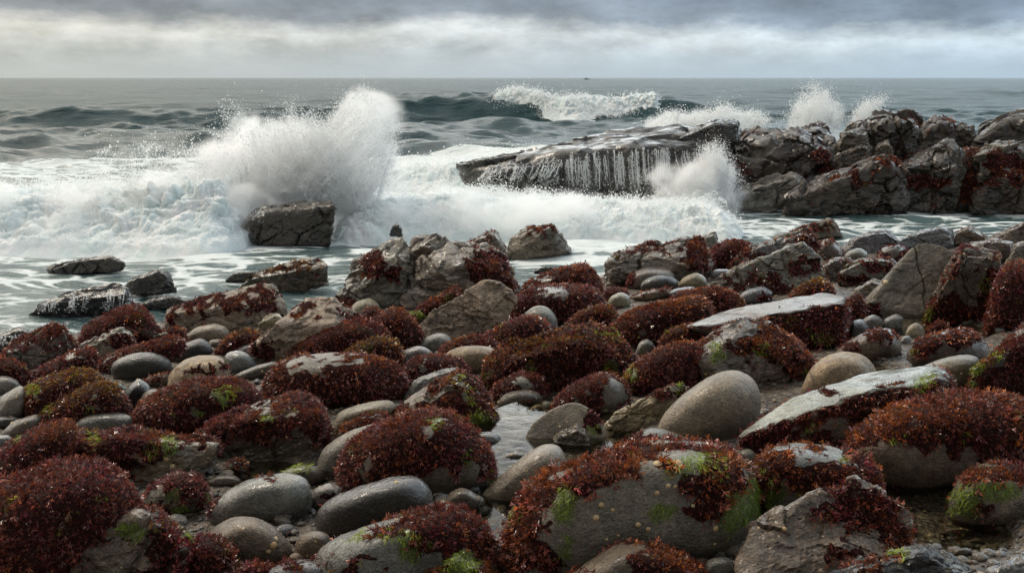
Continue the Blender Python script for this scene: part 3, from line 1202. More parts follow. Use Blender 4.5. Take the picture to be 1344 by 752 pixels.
rock("rock_block", "smooth grey-faced block with a shining top and a weed patch", "1284,234 1284,198 1300,191,.5 1345,183,.5 1385,186 1388,222 1340,228", 'K', tk=.7, D=DR - .7, w=[(1320, 215, 24, 16)], inn=[(1287, 203, -.9), (1384, 194, -.9), (1288, 232, -1), (1385, 222, -1)], **{**rb, 'strata': .3})
rock("rock_block", "weedy base block under the smooth grey-faced block", "1274,272 1284,240 1310,226 1350,216 1395,214 1400,268 1340,272", 'R', tk=.8, D=DR - .9, c=.2, w=[(1325, 232, 32, 8)], crk=2, **rb)
rock("rock_block", "brown rounded top block at the far landward end of the ridge", "1280,200 1288,176 1310,160 1344,152 1400,154 1410,200 1340,206", 'R', tk=.9, D=DR + .6, crk=3, **rb)
rock("rock_block", "leaning dark fin poking above the landward end of the ridge", "1280,186 1286,166 1300,157 1312,156 1314,170 1300,186", 'D', tk=.8, D=DR + 1.3, **rb)
rock("rock_block", "flat dark cap stone on the skyline near the landward end of the ridge", "1316,168 1322,156 1338,151 1352,154 1350,168", 'D', tk=.8, D=DR + 1.4, **rb)
rock("rock_slab", "tilted grey slab in the foam before the humped end of the ridge", "948,266 965,252 1010,236 1046,226 1062,244 1050,258 1000,270", 'G', tk=.5, D=DR - .7, **{**rb, 'barn': .9})

# --- rocks standing in the water
WR = "rocks standing in the wash"
rock("rock_block", "split dark block under the tall burst of spray", "318,308 330,284 352,272 395,269,.4 430,264,.4 434,286 440,292 438,319 395,321 350,316", 'R', p=20, tk=.8, D=15.6, c=.0, crk=0, blocky=.9, strata=1.0, bed=(-.45, -.2, .87), wet=.8, group=WR, orange=.1)
rock("rock", "tiny dark spike of rock in the churning foam", "511,308 516,296 522,293 527,300 528,309", 'D', tk=1, D=15.6, wet=1, group=WR)
rock("rock", "flat dark rock awash below the white surf wall", "62,352 90,342 148,335 160,339 163,353 120,358 80,357", 'D', p=18, tk=.9, wet=.9, barn=.5, group=WR, yb=357)
rock("rock", "rough dark stump behind the rock with trickling water", "158,382 176,365 208,353 222,357 231,380 195,385", 'D', p=16, tk=.9, wet=.8, barn=.6, group=WR)
rock("rock", "low humped rock with white trickles running down its face", "34,411 62,394 110,381 160,372 172,378 178,404 130,411 70,415", 'D', p=14, tk=.7, wet=1, group=WR, keep='hump', lev=6, inn=[(60, 402, -.8), (110, 392, -.9), (165, 386, -.9)])
rock("rock", "nearly drowned flat rock beside the trickling hump", "186,398 205,391 235,389 248,395 240,401 205,403", 'D', tk=1.2, wet=1, group=WR, emb=.4)
rock("rock", "low dark rock awash beyond the yellow-edged block", "296,366 312,358 338,356 346,361 335,367", 'D', tk=1.2, wet=1, group=WR, emb=.4)
rock("rock_block", "brown wedge in the wash with a yellow-green top edge", "316,374 345,357 410,339,.4 424,341,.3 432,367 400,376 345,380", 'B', p=18, tk=.8, w=[(370, 350, 50, 4)], inn=[(335, 366, -.8), (418, 350, -.9)], yel=.9, wet=.7, barn=.6, group=WR)
rock("rock", "small grey stump in the foam left of the great cracked boulder", "459,350 464,340 485,334 492,342 490,357 465,357", 'K', tk=.9, barn=.6, group=WR)
rock("rock_block", "pyramid-shaped barnacled rock alone in the wash", "664,331 668,314 700,301 726,292 740,305 750,328 738,334 700,338 672,337", 'K', p=20, tk=.9, c=.0, w=[(718, 297, 25, 5)], inn=[(728, 298, -.7), (735, 330, -.9), (690, 334, -.8)], barn=.9, wet=.5, group=WR, orange=.2)
rock("rock", "drowned dark rock just breaking the water by the weedy pair", "700,356 712,350 728,350 736,356 720,360", 'D', tk=1.2, wet=1, group=WR, emb=.4)
rock("rock_block", "slanting brown slab in foam behind the white-streaked weedy slab", "1016,312 1060,296 1098,287 1104,303 1106,310 1060,312", 'B', p=20, tk=.7, w=[(1060, 297, 35, 4)], barn=.5, group=WR)
rock("rock_block", "small grey block peeping out behind the overhung block", "902,320 925,310 940,305 944,322 930,328", 'M', p=20, tk=.9, group=WR)
rock("rock", "dark rock far left with white water sliding off it", "-14,452 2,437 28,430 45,437 30,447 0,458", 'D', p=14, tk=.9, wet=1, group=WR, keep='farleft')

# --- the far rank of the beach
BW = "weed-covered boulders of the beach"
BA = "bare angular rocks of the beach"
CB = "smooth cobbles of the beach"
rock("rock_block", "back rock with a pointed top behind the great cracked boulder", "598,326 630,309 652,302 664,330 662,350 605,350", 'B', p=20, tk=.9, c=.3, group=BA, barn=.3)
rock("boulder", "great cracked boulder's lower lobe with weed down its seaward edge", "438,402 458,372 480,350 498,328 515,319 538,319 545,345 535,385 510,408 465,410", 'M', p=18, tk=.8, w=[(488, 345, 14, 22), (515, 357, 15, 8), (448, 398, 14, 8)], crk=3, inn=[(480, 372, -.9), (520, 352, -.8), (535, 380, -.9), (470, 405, -1)], barn=.5, group=BA, orange=.2, strata=.8, blocky=1.5)
rock("boulder", "great cracked boulder's higher lobe with a dark hollow under its brow", "530,402 537,355 552,318,.3 590,317,.5 640,324,.4 655,336,0 670,362 682,386 650,406 600,412 550,412", 'M', p=18, tk=.9, w=[(640, 352, 30, 24), (660, 375, 15, 18)], crk=3, inn=[(548, 360, -.4), (600, 345, -.9), (650, 345, -.8), (560, 385, -.3)], barn=.3, group=BA, orange=.15, strata=1.2, lev=6, blocky=1.6)
rock("boulder", "weedy slanting rib under the hollow of the great cracked boulder", "525,425 540,412 580,392 600,374 610,388 596,404 565,424 535,432", 'B', p=16, tk=.6, c=.7, group=BW, g=[(545, 412, 12, 4)])
rock("rock_block", "squared block with a white-wet top and dark overhanging end", "793,362 797,342 815,329,.3 880,317,.6 922,309,.6 932,325,0 937,350 925,366 880,374 800,369", 'M', p=20, tk=.75, inn=[(800, 343, -.8), (893, 337, -.9), (930, 345, -.7), (896, 350, -1), (810, 367, -1)], w=[(917, 335, 16, 22), (850, 325, 60, 4)], barn=.5, group=BA, crk=2, wet=.85, orange=.4)
rock("boulder", "hunched weedy boulder behind the squared block's overhang", "927,348 935,324 962,314 985,320 991,338 978,352 940,354", 'B', p=12, tk=.9, c=.75, group=BW, barn=.4)
rock("rock_slab", "long weedy slab with a white wet streak above the grey tilted slab", "955,352 972,336 1010,318 1066,303,.5 1074,324,0 1035,334 980,354", 'S', p=20, tk=.6, c=.45, b=[(1025, 322, 35, 7)], w=[(1060, 320, 14, 9)], wet=1, group=BW, orange=.6)
rock("rock_slab", "big grey tilted slab speckled with red tufts and barnacles", "922,378 935,366 990,346 1058,320,.5 1074,330 1086,358 1082,372 1030,388 950,391", 'M', p=22, tk=.6, flat=1, c=.22, w=[(1055, 350, 16, 10), (1010, 372, 25, 8), (960, 378, 18, 5)], barn=.7, group=BA, orange=.1, strata=.4, crk=1)
rock("rock_block", "smooth grey wedge at the water's edge between wave and slab", "1103,328 1114,315 1150,303 1166,302 1180,314 1176,326 1140,332", 'S', p=15, tk=.8, group=BA, wet=.7)
rock("rock_block", "sharp-crested slate wedge at the water's edge", "1178,320 1200,307 1240,298 1250,302 1252,320 1230,328 1195,327", 'S', p=18, tk=.7, group=BA, wet=.8, strata=1)
rock("boulder", "brown triangular boulder on the shoreline left of the edge rocks", "1251,318 1257,303 1272,296 1290,306 1300,317 1272,323", 'B', p=13, tk=.9, c=.1, group=BA)
rock("boulder", "cracked tan boulder behind the dark leaning block", "1252,336 1272,320 1308,313 1332,318 1338,337 1302,348 1262,348", 'B', p=15, tk=.9, crk=2, group=BA)
rock("boulder", "brown boulder at the frame edge high on the shore", "1300,318 1318,304 1344,291 1375,294 1380,322 1320,326", 'B', p=14, tk=.9, c=.15, group=BA)
rock("cobble", "small dark cobble by the brown edge boulder", "1301,314 1306,307 1318,306 1322,312 1312,317", 'D', p=9, tk=1, group=CB)
rock("rock_block", "layered grey block leaning in from the frame edge", "1318,348 1333,320 1372,310 1390,345 1350,352", 'M', p=18, tk=.8, strata=1, group=BA)
rock("boulder", "wet weedy hump shining between the two shoreline wedges", "1150,342 1158,326 1180,320 1192,328 1192,344 1170,350", 'K', p=11, tk=.9, c=.6, b=[(1172, 327, 14, 4)], wet=1, group=BW)
rock("cobble", "tan oval cobble behind the flat weedy stones by the grey wedge", "1106,342 1112,331 1128,326 1140,332 1140,343 1122,347", 'M', p=8, tk=.9, group=CB)
rock("boulder", "red-flecked boulder in the gap beyond the grey tilted slab", "1070,330 1078,316 1092,313 1104,326 1108,336 1088,342", 'B', p=12, tk=.9, c=.35, group=BW)
rock("rock_slab", "dark split stone under a pale top beside the flat weedy stone", "1078,350 1092,339 1117,337 1120,350 1104,370 1086,366", 'K', p=16, tk=.8, c=.25, wet=.8, group=BA)
rock("rock_slab", "flat-topped stone fringed with red weed left of the leaning slab", "1097,372 1108,352 1130,340 1168,337 1177,345 1162,366 1112,376", 'M', p=15, tk=.8, c=.2, w=[(1150, 350, 20, 5), (1120, 370, 20, 5)], group=BW)
rock("cobble", "tan cobble tucked against the leaning slab's upper edge", "1150,360 1154,350 1168,345 1178,349 1176,360 1162,366", 'M', p=8, tk=.9, group=CB)
rock("boulder", "stone with a bare white top and dark red end by the tan seaside cobble", "822,374 828,357 850,351 878,354 885,364 862,377 832,380", 'M', p=12, tk=.9, w=[(828, 365, 8, 10)], wet=.9, group=BW)
rock("cobble", "black polished cobble before the white-topped stone", "840,376 845,367 862,361 882,363 890,371 884,380 856,383", 'D', p=8, tk=.8, wet=.9, group=CB)
rock("cobble", "pale tan seaside cobble right of the black polished one", "890,374 898,364 914,358 926,364 930,374 910,379", 'T', p=8, tk=.9, group=CB)
rock("rock_slab", "flat reddish stone under the black polished cobble", "828,390 845,382 876,378 882,384 870,391 842,395", 'B', p=12, tk=1, c=.3, group=CB)
rock("cobble", "low rounded brown cobble at the foam's edge", "783,368 790,360 803,359 812,366 805,372 790,372", 'B', p=8, tk=1, group=CB)
rock("boulder", "small dark weedy stone in the wet gap left of the flat reddish stone", "791,392 796,380 812,377 824,382 824,392 806,396", 'K', p=10, tk=1, c=.7, wet=1, group=BW)
rock("cobble", "yellowish round cobble in the wet gap among the dark stones", "796,402 802,389 816,384 828,390 828,400 812,405", 'T', p=8, tk=.9, group=CB)
rock("cobble", "white-wet flat stone in the gap above the twin weed mounds", "872,386 885,379 906,376 920,381 912,389 886,392", 'S', p=8, tk=1, wet=1, group=CB)
rock("cobble", "grey cobble beside the tilted slab's low corner", "930,360 940,353 956,353 960,359 950,364 936,365", 'S', p=8, tk=1, group=CB, wet=.9)
rock("boulder", "upper of two stacked weedy boulders at mid shore", "678,390 694,368 735,352 768,346 782,357 791,378 780,394 700,396", 'K', p=11, tk=.9, c=.9, b=[(712, 365, 16, 4)], group=BW)
rock("boulder", "lower of two stacked weedy boulders, with a white bare crown", "670,418 675,390 700,376 740,373 780,377 793,395 788,416 740,428 690,428", 'K', p=11, tk=.9, c=.95, b=[(724, 381, 22, 5)], wet=.9, group=BW, orange=.4)
rock("rock_slab", "bare tan pitted slab leaning before the great cracked boulder", "546,430 570,405 618,381 644,371,.5 668,380,.3 678,395 665,418 620,440 590,448 558,444", 'T', p=16, tk=.6, flat=1, group=BA, wet=.15, rough=1.1)
rock("rock_block", "angular block at the surf edge with weed hanging from its flat top", "215,430 220,411 260,396,.3 328,376,.7 358,372,.6 372,400,0 378,414 350,430 322,436 225,442", 'T', p=22, tk=.7, chips=4, blocky=.6, inn=[(222, 413, -.7), (322, 401, -.95), (324, 432, -1)], w=[(300, 396, 65, 11), (352, 393, 18, 16), (224, 420, 7, 12)], b=[(290, 425, 45, 8)], wet=.3, group=BA, orange=.1)
rock("boulder", "knobbly weed-tufted boulder at the water's edge on the left shore", "102,454 110,430 138,412 168,400 190,405 200,424 212,440 185,456 125,460", 'B', p=12, tk=.9, c=.72, group=BW, orange=.2)
rock("rock_block", "dark angular block with weed along its sloping top, nearest the left surf", "-4,476 10,456 50,440 88,424 97,446 101,464 60,482 15,484", 'K', p=18, tk=.8, c=.55, inn=[(15, 468, -.8), (92, 440, -.8), (95, 465, -1)], b=[(40, 468, 30, 10)], group=BW, orange=.1)
rock("rock_slab", "thin bare-edged slab leaning on the knobbly weed-tufted boulder", "86,470 118,450 163,430,.5 175,438 179,452 140,460 102,478", 'M', p=18, tk=.6, c=.1, w=[(160, 448, 20, 7)], group=BA)
rock("rock_slab", "weed-fringed flat slab right of the thin bare-edged slab", "178,452 194,441 225,432 243,431 248,449 230,458 192,458", 'K', p=16, tk=.7, c=.6, b=[(200, 441, 18, 4)], group=BW)
rock("boulder", "long low weed-draped boulder above the black polished cobble", "126,492 128,470 150,461 200,447 232,441 244,452 238,466 200,476 160,488", 'K', p=11, tk=.7, c=.85, b=[(148, 468, 12, 4)], group=BW)
rock("boulder", "red weedy boulder with a pale scar below the thin bare-edged slab", "38,502 46,485 80,470 105,456 122,457 128,475 120,494 70,506", 'K', p=11, tk=.8, c=.82, b=[(98, 468, 10, 4)], group=BW)
rock("boulder", "dark weed heap cut by the frame at the surf end of the shore", "-30,500 -10,476 12,470 30,478 39,494 32,508 -10,512", 'K', p=11, tk=.9, c=.85, group=BW)
rock("cobble", "grey dome-shaped cobble under the dark weed heap at the frame edge", "-20,515 -8,497 8,493 22,499 29,510 10,518", 'G', p=8, tk=.9, group=CB)
rock("boulder", "bare grey-brown boulder leaning on the first yellow-crested mound", "-10,548 2,520 28,506 36,520 28,545 5,555", 'M', p=12, tk=.9, group=BA)
rock("boulder", "first of two yellow-crested weed mounds, the one nearer the sea", "20,545 28,512 60,495 104,484 124,489 136,503 120,535 60,555 30,553", 'K', p=10, tk=.85, c=.92, yel=.8, group=BW, g=[(46, 510, 8, 6)], orange=.5)
rock("boulder", "second of two yellow-crested weed mounds, above the grey oval cobble", "52,556 64,531 100,509 138,500 160,511 173,530 177,552 140,562 70,564", 'K', p=10, tk=.85, c=1, yel=.9, group=BW, g=[(62, 535, 10, 6), (117, 535, 4, 10)], orange=.5)
rock("cobble", "big black polished oval cobble among the left shore stones", "145,487 152,472 180,462 210,463 226,474 225,487 200,496 165,500", 'D', p=8, tk=.75, wet=.7, group=CB)
rock("boulder", "tan blocky boulder with two red weed tufts on its face", "219,514 221,490 240,472 270,466 290,468 301,485 298,503 260,510 232,518", 'Y', p=12, tk=.8, w=[(255, 486, 12, 7), (279, 487, 8, 5), (297, 480, 6, 10)], group=BA, wet=.4, ls=[(240, 494, 3), (252, 480, 3)])
rock("cobble", "black pitted angular cobble behind the two-tufted tan boulder", "221,470 234,455 262,444 276,450 280,462 252,473 230,476", 'D', p=12, tk=.8, group=CB)
rock("cobble", "long tan cobble below the surf-edge angular block", "243,443 256,431 280,425 298,430 303,442 282,450 255,451", 'T', p=8, tk=.8, group=CB)
rock("cobble", "short tan cobble at the end of the long tan cobble", "292,434 300,425 316,424 326,430 320,437 302,439", 'T', p=9, tk=.9, group=CB)
rock("cobble", "small pink-brown cobble between black pitted stone and orange weed", "270,456 276,446 290,445 292,454 280,460", 'B', p=8, tk=1, group=CB)
rock("cobble", "dark blue-grey cobble right of the two-tufted tan boulder", "290,482 298,464 316,460 334,470 338,482 318,490 298,490", 'S', p=8, tk=.85, group=CB, wet=.8)
rock("cobble", "slim grey cobble above the dark blue-grey one", "304,462 322,452 342,449 350,455 340,464 318,468", 'G', p=8, tk=.8, group=CB)
rock("cobble", "long flat brown cobble pointing at the pale-backed weed boulder", "305,494 330,482 358,474 370,478 360,490 328,499", 'K', p=8, tk=.8, group=CB)
rock("boulder", "orange-tinged weedy hummock beside the flat tan stones", "282,462 300,441 320,433 345,439 342,458 305,466", 'K', p=10, tk=.9, c=.95, yel=.5, orange=.7, group=BW)
rock("cobble", "black wedge-shaped stone beside the second yellow-crested mound", "158,535 168,508 182,497 196,506 199,522 180,540", 'D', p=11, tk=.8, wet=.8, group=CB)
rock("boulder", "weedy brown stone wedged behind the black wedge-shaped stone", "182,505 195,496 225,488 228,500 205,508", 'K', p=10, tk=1, c=.4, group=BW)
rock("cobble", "tan-brown stone right of the black wedge-shaped stone", "178,538 190,513 210,511 224,520 218,536 195,544", 'M', p=10, tk=.9, group=CB)
rock("cobble", "pale flat stone slipping under the big black cobble", "133,497 140,500 162,505 168,512 150,516 138,508", 'S', p=9, tk=1, group=CB, wet=.8)
rock("cobble", "grey oval cobble in front of the second yellow-crested mound", "97,562 106,548 130,541 160,541 176,547 178,558 160,568 120,570", 'G', p=8, tk=.8, group=CB)
rock("cobble", "pointed brown stone left of the grey oval cobble", "0,570 18,553 46,544 54,550 42,566 14,575", 'K', p=10, tk=.8, group=CB)
rock("cobble", "dark flat stone at the frame edge above the pointed brown stone", "-15,560 0,547 18,546 27,551 10,562", 'D', p=9, tk=.9, group=CB)
rock("cobble", "slate-grey stone cut by the frame below the pointed brown stone", "-25,590 -10,572 10,570 17,577 5,590", 'S', p=9, tk=.9, group=CB)
rock("boulder", "weedy boulder with a bright green patch on its crown", "172,560 184,527 225,504 290,495 325,502 342,515 347,538 320,560 255,570 200,572", 'K', p=11, tk=.8, c=.92, g=[(296, 516, 18, 9), (262, 540, 9, 6)], group=BW, orange=.4)
rock("rock_block", "blunt weed-hooded block with a bare shadowed lower face", "250,580 275,552 345,527,.4 390,518,.5 420,526,.3 437,560 440,584 428,604 378,614 310,610 278,602", 'K', p=15, tk=.85, c=.6, inn=[(290, 562, -.8), (350, 552, -.9), (425, 550, -.9)], b=[(355, 592, 65, 16), (350, 538, 40, 4)], w=[(350, 562, 80, 15), (420, 560, 18, 22)], g=[(348, 547, 8, 4)], l=14, group=BW, orange=.2)
rock("boulder", "pale-backed long boulder bearded with thick red weed", "343,515 350,490 370,471 410,463 470,464 515,472 533,490 537,512 520,528 460,535 400,538 355,534", 'M', p=9, tk=.85, c=1, b=[(418, 472, 58, 10)], group=BW, orange=.55, wet=.5)
rock("boulder", "broad weed mound behind the pale-backed boulder", "376,474 388,448 420,430 460,420 496,425 512,440 518,458 480,474 420,480", 'K', p=10, tk=.8, c=1, group=BW, orange=.15)
rock("boulder", "upright weed mound between the broad mound and the bare tan slab", "478,440 494,413 520,404 540,411 555,432 560,456 530,463 500,460", 'K', p=10, tk=.9, c=1, group=BW, orange=.6)
rock("boulder", "olive and orange weed hump tucked behind the pale-backed boulder", "448,468 470,450 500,442 521,448 530,466 526,482 480,484", 'B', p=10, tk=.85, c=.85, yel=1, orange=.8, group=BW)
rock("rock_block", "angular brown block with a bare roof and shaded front", "332,478 345,446 368,430 385,407 410,391,.4 436,393,.4 462,406 478,422 440,440 400,455 385,474 350,480", 'T', p=17, tk=.8, inn=[(350, 450, -.8), (385, 425, -.8), (430, 425, -.9)], w=[(348, 462, 18, 14), (400, 408, 12, 8), (460, 412, 14, 8)], group=BA, orange=.1, wet=.3)
rock("cobble", "round tan cobble under the great cracked boulder", "455,414 464,399 485,391 499,400 500,414 478,420", 'T', p=8, tk=.9, group=CB)
rock("boulder", "small dark weedy stone beside the round tan cobble", "466,424 474,410 492,403 503,412 502,424 484,428", 'K', p=10, tk=.9, c=.9, group=BW)
rock("rock_block", "faceted tan stone left of the angular brown block", "335,440 344,420 360,411 375,417 374,434 352,445", 'Y', p=14, tk=.8, group=BA)
rock("cobble", "wet dark cobble left of the pale tan egg-shaped cobble", "521,474 530,460 550,454 566,460 570,470 548,478", 'G', p=8, tk=.8, group=CB, wet=.8)
rock("cobble", "smooth grey-brown cobble under the pitted tan slab", "544,458 560,442 580,437 594,444 594,455 572,465", 'G', p=8, tk=.85, group=CB, wet=.7)
rock("boulder", "low weed cushion behind the pale tan egg-shaped cobble", "566,473 584,451 614,440 642,442 657,455 645,474 600,480", 'K', p=10, tk=.8, c=.95, group=BW)
rock("cobble", "pale tan egg-shaped cobble at the middle of the shore", "582,472 590,460 615,453 645,455 657,464 652,482 625,492 596,488", 'Y', p=8, tk=.85, group=CB, wet=.25)
rock("boulder", "weed-wrapped boulder below the pitted tan slab", "622,455 648,431 690,414 716,419 722,440 700,456 655,464", 'K', p=10, tk=.8, c=1, group=BW)
rock("cobble", "grey standing cobble under the stacked weedy boulders", "680,432 688,411 706,401 722,405 732,420 730,438 705,442", 'G', p=8, tk=.8, group=CB, wet=.5)
rock("boulder", "rumpled weed-covered rock right of the pale-backed boulder", "522,498 538,473 568,465 600,470 617,488 600,504 545,508", 'K', p=10, tk=.8, c=.95, b=[(552, 483, 6, 5)], group=BW)
rock("rock_slab", "sharp-edged grey slab propped on the rumpled weed-covered rock", "528,522 545,500 584,484 600,483 596,500 560,524", 'S', p=20, tk=.6, group=BA, wet=.5)
rock("rock_block", "steep weedy block with a pale bare ramp down one side", "512,552 530,530 566,506,.2 598,490,.4 612,494,.3 640,520 660,552 656,568 620,572 560,572", 'M', p=18, tk=.85, inn=[(545, 545, -.7), (575, 518, -.7), (606, 506, -.5), (640, 545, -.9)], c=.6, b=[(562, 518, 42, 12), (640, 560, 14, 10)], w=[(600, 530, 35, 14), (635, 525, 12, 22)], g=[(630, 548, 18, 12), (602, 494, 8, 4), (617, 520, 4, 12)], group=BW, orange=.5)
rock("rock_slab", "flat tan stone behind the small half-weeded stone", "434,566 445,540 478,528 512,525 520,536 495,556 450,570", 'T', p=11, tk=.7, group=BA, wet=.4)
rock("boulder", "small half-weeded stone between hooded block and weed dome", "438,582 448,560 480,541 504,540 513,552 490,570 455,586", 'M', p=11, tk=.8, c=.45, w=[(472, 555, 20, 10)], group=BW)
rock("boulder", "large weed-thatched triangular boulder at the centre of the shore", "626,508 640,476 660,455 700,438 765,419 800,432 826,455 840,474 822,496 760,512 690,518 645,518", 'K', p=14, tk=.8, c=1, yel=.35, g=[(802, 438, 22, 5), (700, 480, 6, 10), (800, 485, 10, 12)], group=BW, orange=.3, l=12, inn=[(680, 470, -.8), (765, 445, -.8), (810, 470, -.8)])
rock("boulder", "low weedy stone at the foot of the triangular boulder", "640,524 652,501 688,489 712,496 720,516 695,530 658,532", 'M', p=10, tk=.9, c=.75, b=[(682, 502, 13, 6)], group=BW)
rock("cobble", "grey-brown cobble at the edge of the bright pool", "653,530 664,516 690,511 708,516 714,529 695,538 668,537", 'K', p=8, tk=.85, group=CB)
rock("cobble", "small orange-brown stone beside the cobble at the bright pool", "693,540 700,532 709,530 714,537 704,543", 'Y', p=9, tk=1, group=CB)
rock("boulder", "red weedy boulder behind the leaning flat disc stone", "720,545 730,520 760,499 795,490 815,498 827,520 812,540 770,550", 'M', p=11, tk=.8, c=.75, b=[(808, 515, 12, 16)], group=BW)
rock("boulder", "leaning flat disc stone at the bright pool, weed down one edge", "688,578 700,556 730,536 757,528 780,540 796,560 795,574 770,587 730,590 702,587", 'T', p=10, tk=.55, flat=1, w=[(780, 552, 14, 14)], g=[(780, 563, 8, 8)], group=BA, wet=.4)
rock("rock_block", "little striped angular block leaning on the flat disc stone", "727,578 732,568 758,557 768,568 776,590 752,594 735,592", 'K', p=22, tk=.8, strata=2.4, group=BA)
rock("boulder", "stone with a weedy top and bare tan keel right of the disc stone", "795,557 808,541 848,524 880,512,.5 897,500,.4 903,512 882,536 868,550 838,560 812,561", 'Y', p=15, tk=.6, w=[(868, 514, 34, 8)], group=BW, wet=.4, inn=[(850, 532, -.8), (880, 518, -.7)], g=[(892, 507, 6, 5)])
rock("boulder", "shaggy weed boulder behind the giant leaning cobble", "815,506 828,480 860,460 896,448 922,455 930,482 910,510 868,518 832,515", 'K', p=11, tk=.8, c=.95, g=[(830, 488, 8, 8)], group=BW)
rock("boulder", "giant leaning tan-grey cobble, quite bare", "860,570 868,552 885,530 912,505 942,488 966,486 990,498 999,520 992,545 962,568 912,582 880,582", 'T', p=8, tk=.75, group=CB, wet=.35, l=10, rough=.5)
rock("boulder", "broad weed-veined boulder with a bare face and dark undercut", "892,478 908,450 945,427,.3 975,415,.4 1010,419,.3 1046,440 1066,465 1073,490 1035,508 970,512 918,500", 'M', p=13, tk=.85, c=.35, inn=[(915, 470, -.8), (965, 440, -.7), (1040, 462, -.8), (950, 505, -1)], w=[(1010, 450, 50, 14), (905, 462, 18, 25), (1055, 478, 18, 18)], b=[(965, 432, 26, 9), (945, 485, 28, 18)], g=[(940, 462, 9, 14), (1000, 458, 12, 6), (1062, 486, 5, 12)], group=BW, l=12, orange=.5)
rock("boulder", "left of twin brown weed mounds below the squared block", "795,452 803,422 830,404 880,394 922,389 937,405 932,434 880,454 820,457", 'K', p=10, tk=.8, c=1, b=[(843, 432, 8, 6)], group=BW, orange=.6)
rock("boulder", "right of twin brown weed mounds, capped with orange", "868,402 890,385 928,377 960,382 977,400 962,415 900,414", 'K', p=10, tk=.8, c=1, group=BW, orange=.75)
rock("cobble", "small tan stone showing through weed under the twin mounds", "864,444 870,430 882,423 890,431 888,444 874,448", 'T', p=9, tk=.9, group=CB)
rock("cobble", "round grey cobble nested between weed boulders", "834,462 840,449 850,445 859,452 858,464 844,468", 'G', p=8, tk=.9, group=CB)
rock("boulder", "small weed tuft rock above the round grey cobble", "800,452 808,438 825,431 836,440 836,456 815,462", 'K', p=10, tk=.9, c=1, group=BW)
rock("boulder", "yellow-edged weed rock leaning on the weed-veined boulder", "860,460 874,436 900,424 931,425 930,450 885,466", 'K', p=12, tk=.8, c=.95, yel=.6, orange=.4, group=BW)
rock("boulder", "rounded weed mound right of the triangular boulder's peak", "738,436 758,410 785,400 806,403 812,420 795,438 755,442", 'K', p=10, tk=.85, c=1, group=BW, orange=.35, yel=.3)
rock("rock_block", "long block with a pale bare top and a shaggy weed front", "900,428 930,415,.5 1000,400,.6 1088,384,.7 1110,390,.2 1118,420 1114,452 1060,464 1010,452 950,436", 'P', p=22, tk=.8, chips=0, blocky=.4, rough=.6, topbare=1, inn=[(905, 432, -.8), (1000, 415, -.9), (1110, 399, -.9), (1112, 448, -1), (1020, 450, -1)], c=.85, w=[(1060, 430, 60, 25)], g=[(1040, 418, 6, 9), (1077, 442, 12, 8)], group=BW, wet=.5, orange=.4)
rock("boulder", "orange weed cap rising behind the long pale-topped block", "1032,396 1048,376 1074,367 1092,374 1098,392 1060,402", 'K', p=10, tk=.9, c=.95, yel=.7, orange=.9, group=BW)
rock("cobble", "grey-white cobble half under weed above the long block's far end", "966,394 978,381 1000,376 1014,383 1010,394 985,399", 'S', p=8, tk=.9, w=[(1005, 390, 10, 6)], wet=.9, group=CB)
rock("rock_slab", "wedge of bare grey stone pointing up beside the orange weed cap", "1108,394 1124,378 1146,366 1157,371 1148,386 1122,400", 'M', p=13, tk=.7, group=BA)
rock("boulder", "dark weedy knob between orange cap and leaning slab", "1106,420 1110,396 1128,386 1136,400 1134,418 1118,428", 'K', p=10, tk=.9, c=1, group=BW)
rock("rock_slab", "big smooth leaning slab, its flat tan face turned to the sky", "1126,414 1150,380 1180,350 1203,322,.7 1226,318,.8 1250,326,.7 1258,345,.4 1240,377,-.2 1209,418,-.9 1180,416 1150,418", 'M', p=24, tk=.5, flat=1, w=[(1148, 408, 12, 10)], g=[(1132, 405, 6, 8)], crk=1, barn=.25, l=26, group=BA, wet=.3, rough=.6, chips=2, blocky=.4)
rock("rock_block", "dark weed-footed block shouldering the big leaning slab", "1208,424 1236,380 1258,338 1264,322 1292,325 1310,333 1314,362 1307,404 1282,426 1235,430", 'K', p=16, tk=.8, c=.3, w=[(1250, 412, 45, 18), (1300, 390, 12, 25)], g=[(1220, 410, 6, 12), (1292, 372, 6, 10)], l=24, group=BW, orange=.3, wet=.4)
rock("boulder", "shaggy dark weed bank at the frame edge beside the dark block", "1292,428 1302,380 1314,348 1340,342 1390,350 1405,425 1340,434", 'K', p=11, tk=.8, c=1, group=BW, orange=.35)
rock("cobble", "grey flat-sided stone at the foot of the leaning slab", "1158,430 1160,419 1176,412 1186,417 1184,430 1170,435", 'G', p=11, tk=.9, group=CB)
rock("cobble", "rounded grey stone left of the slab-foot stone", "1128,430 1134,418 1146,413 1158,418 1158,430 1142,436", 'G', p=9, tk=.9, group=CB)
rock("cobble", "tan dome cobble in the seep below the leaning slab", "1188,440 1193,428 1203,423 1213,430 1214,441 1200,444", 'T', p=8, tk=.9, group=CB)
rock("cobble", "small blue-grey cobble in the trickle below the tan dome cobble", "1181,450 1185,442 1193,440 1197,446 1192,452", 'S', p=8, tk=1, group=CB, wet=1)
rock("rock_slab", "dark wet stone with a pale flat top beside the long block's corner", "1112,444 1118,422 1132,419 1142,430 1138,445 1122,450", 'D', p=12, tk=.8, group=CB, wet=.9)
rock("boulder", "flat stone with a red weed crest left of the trickle", "1092,470 1106,452 1132,438 1165,430 1178,440 1184,458 1160,470 1120,474", 'B', p=11, tk=.8, w=[(1157, 440, 20, 9), (1115, 455, 12, 6)], group=BW, wet=.7)
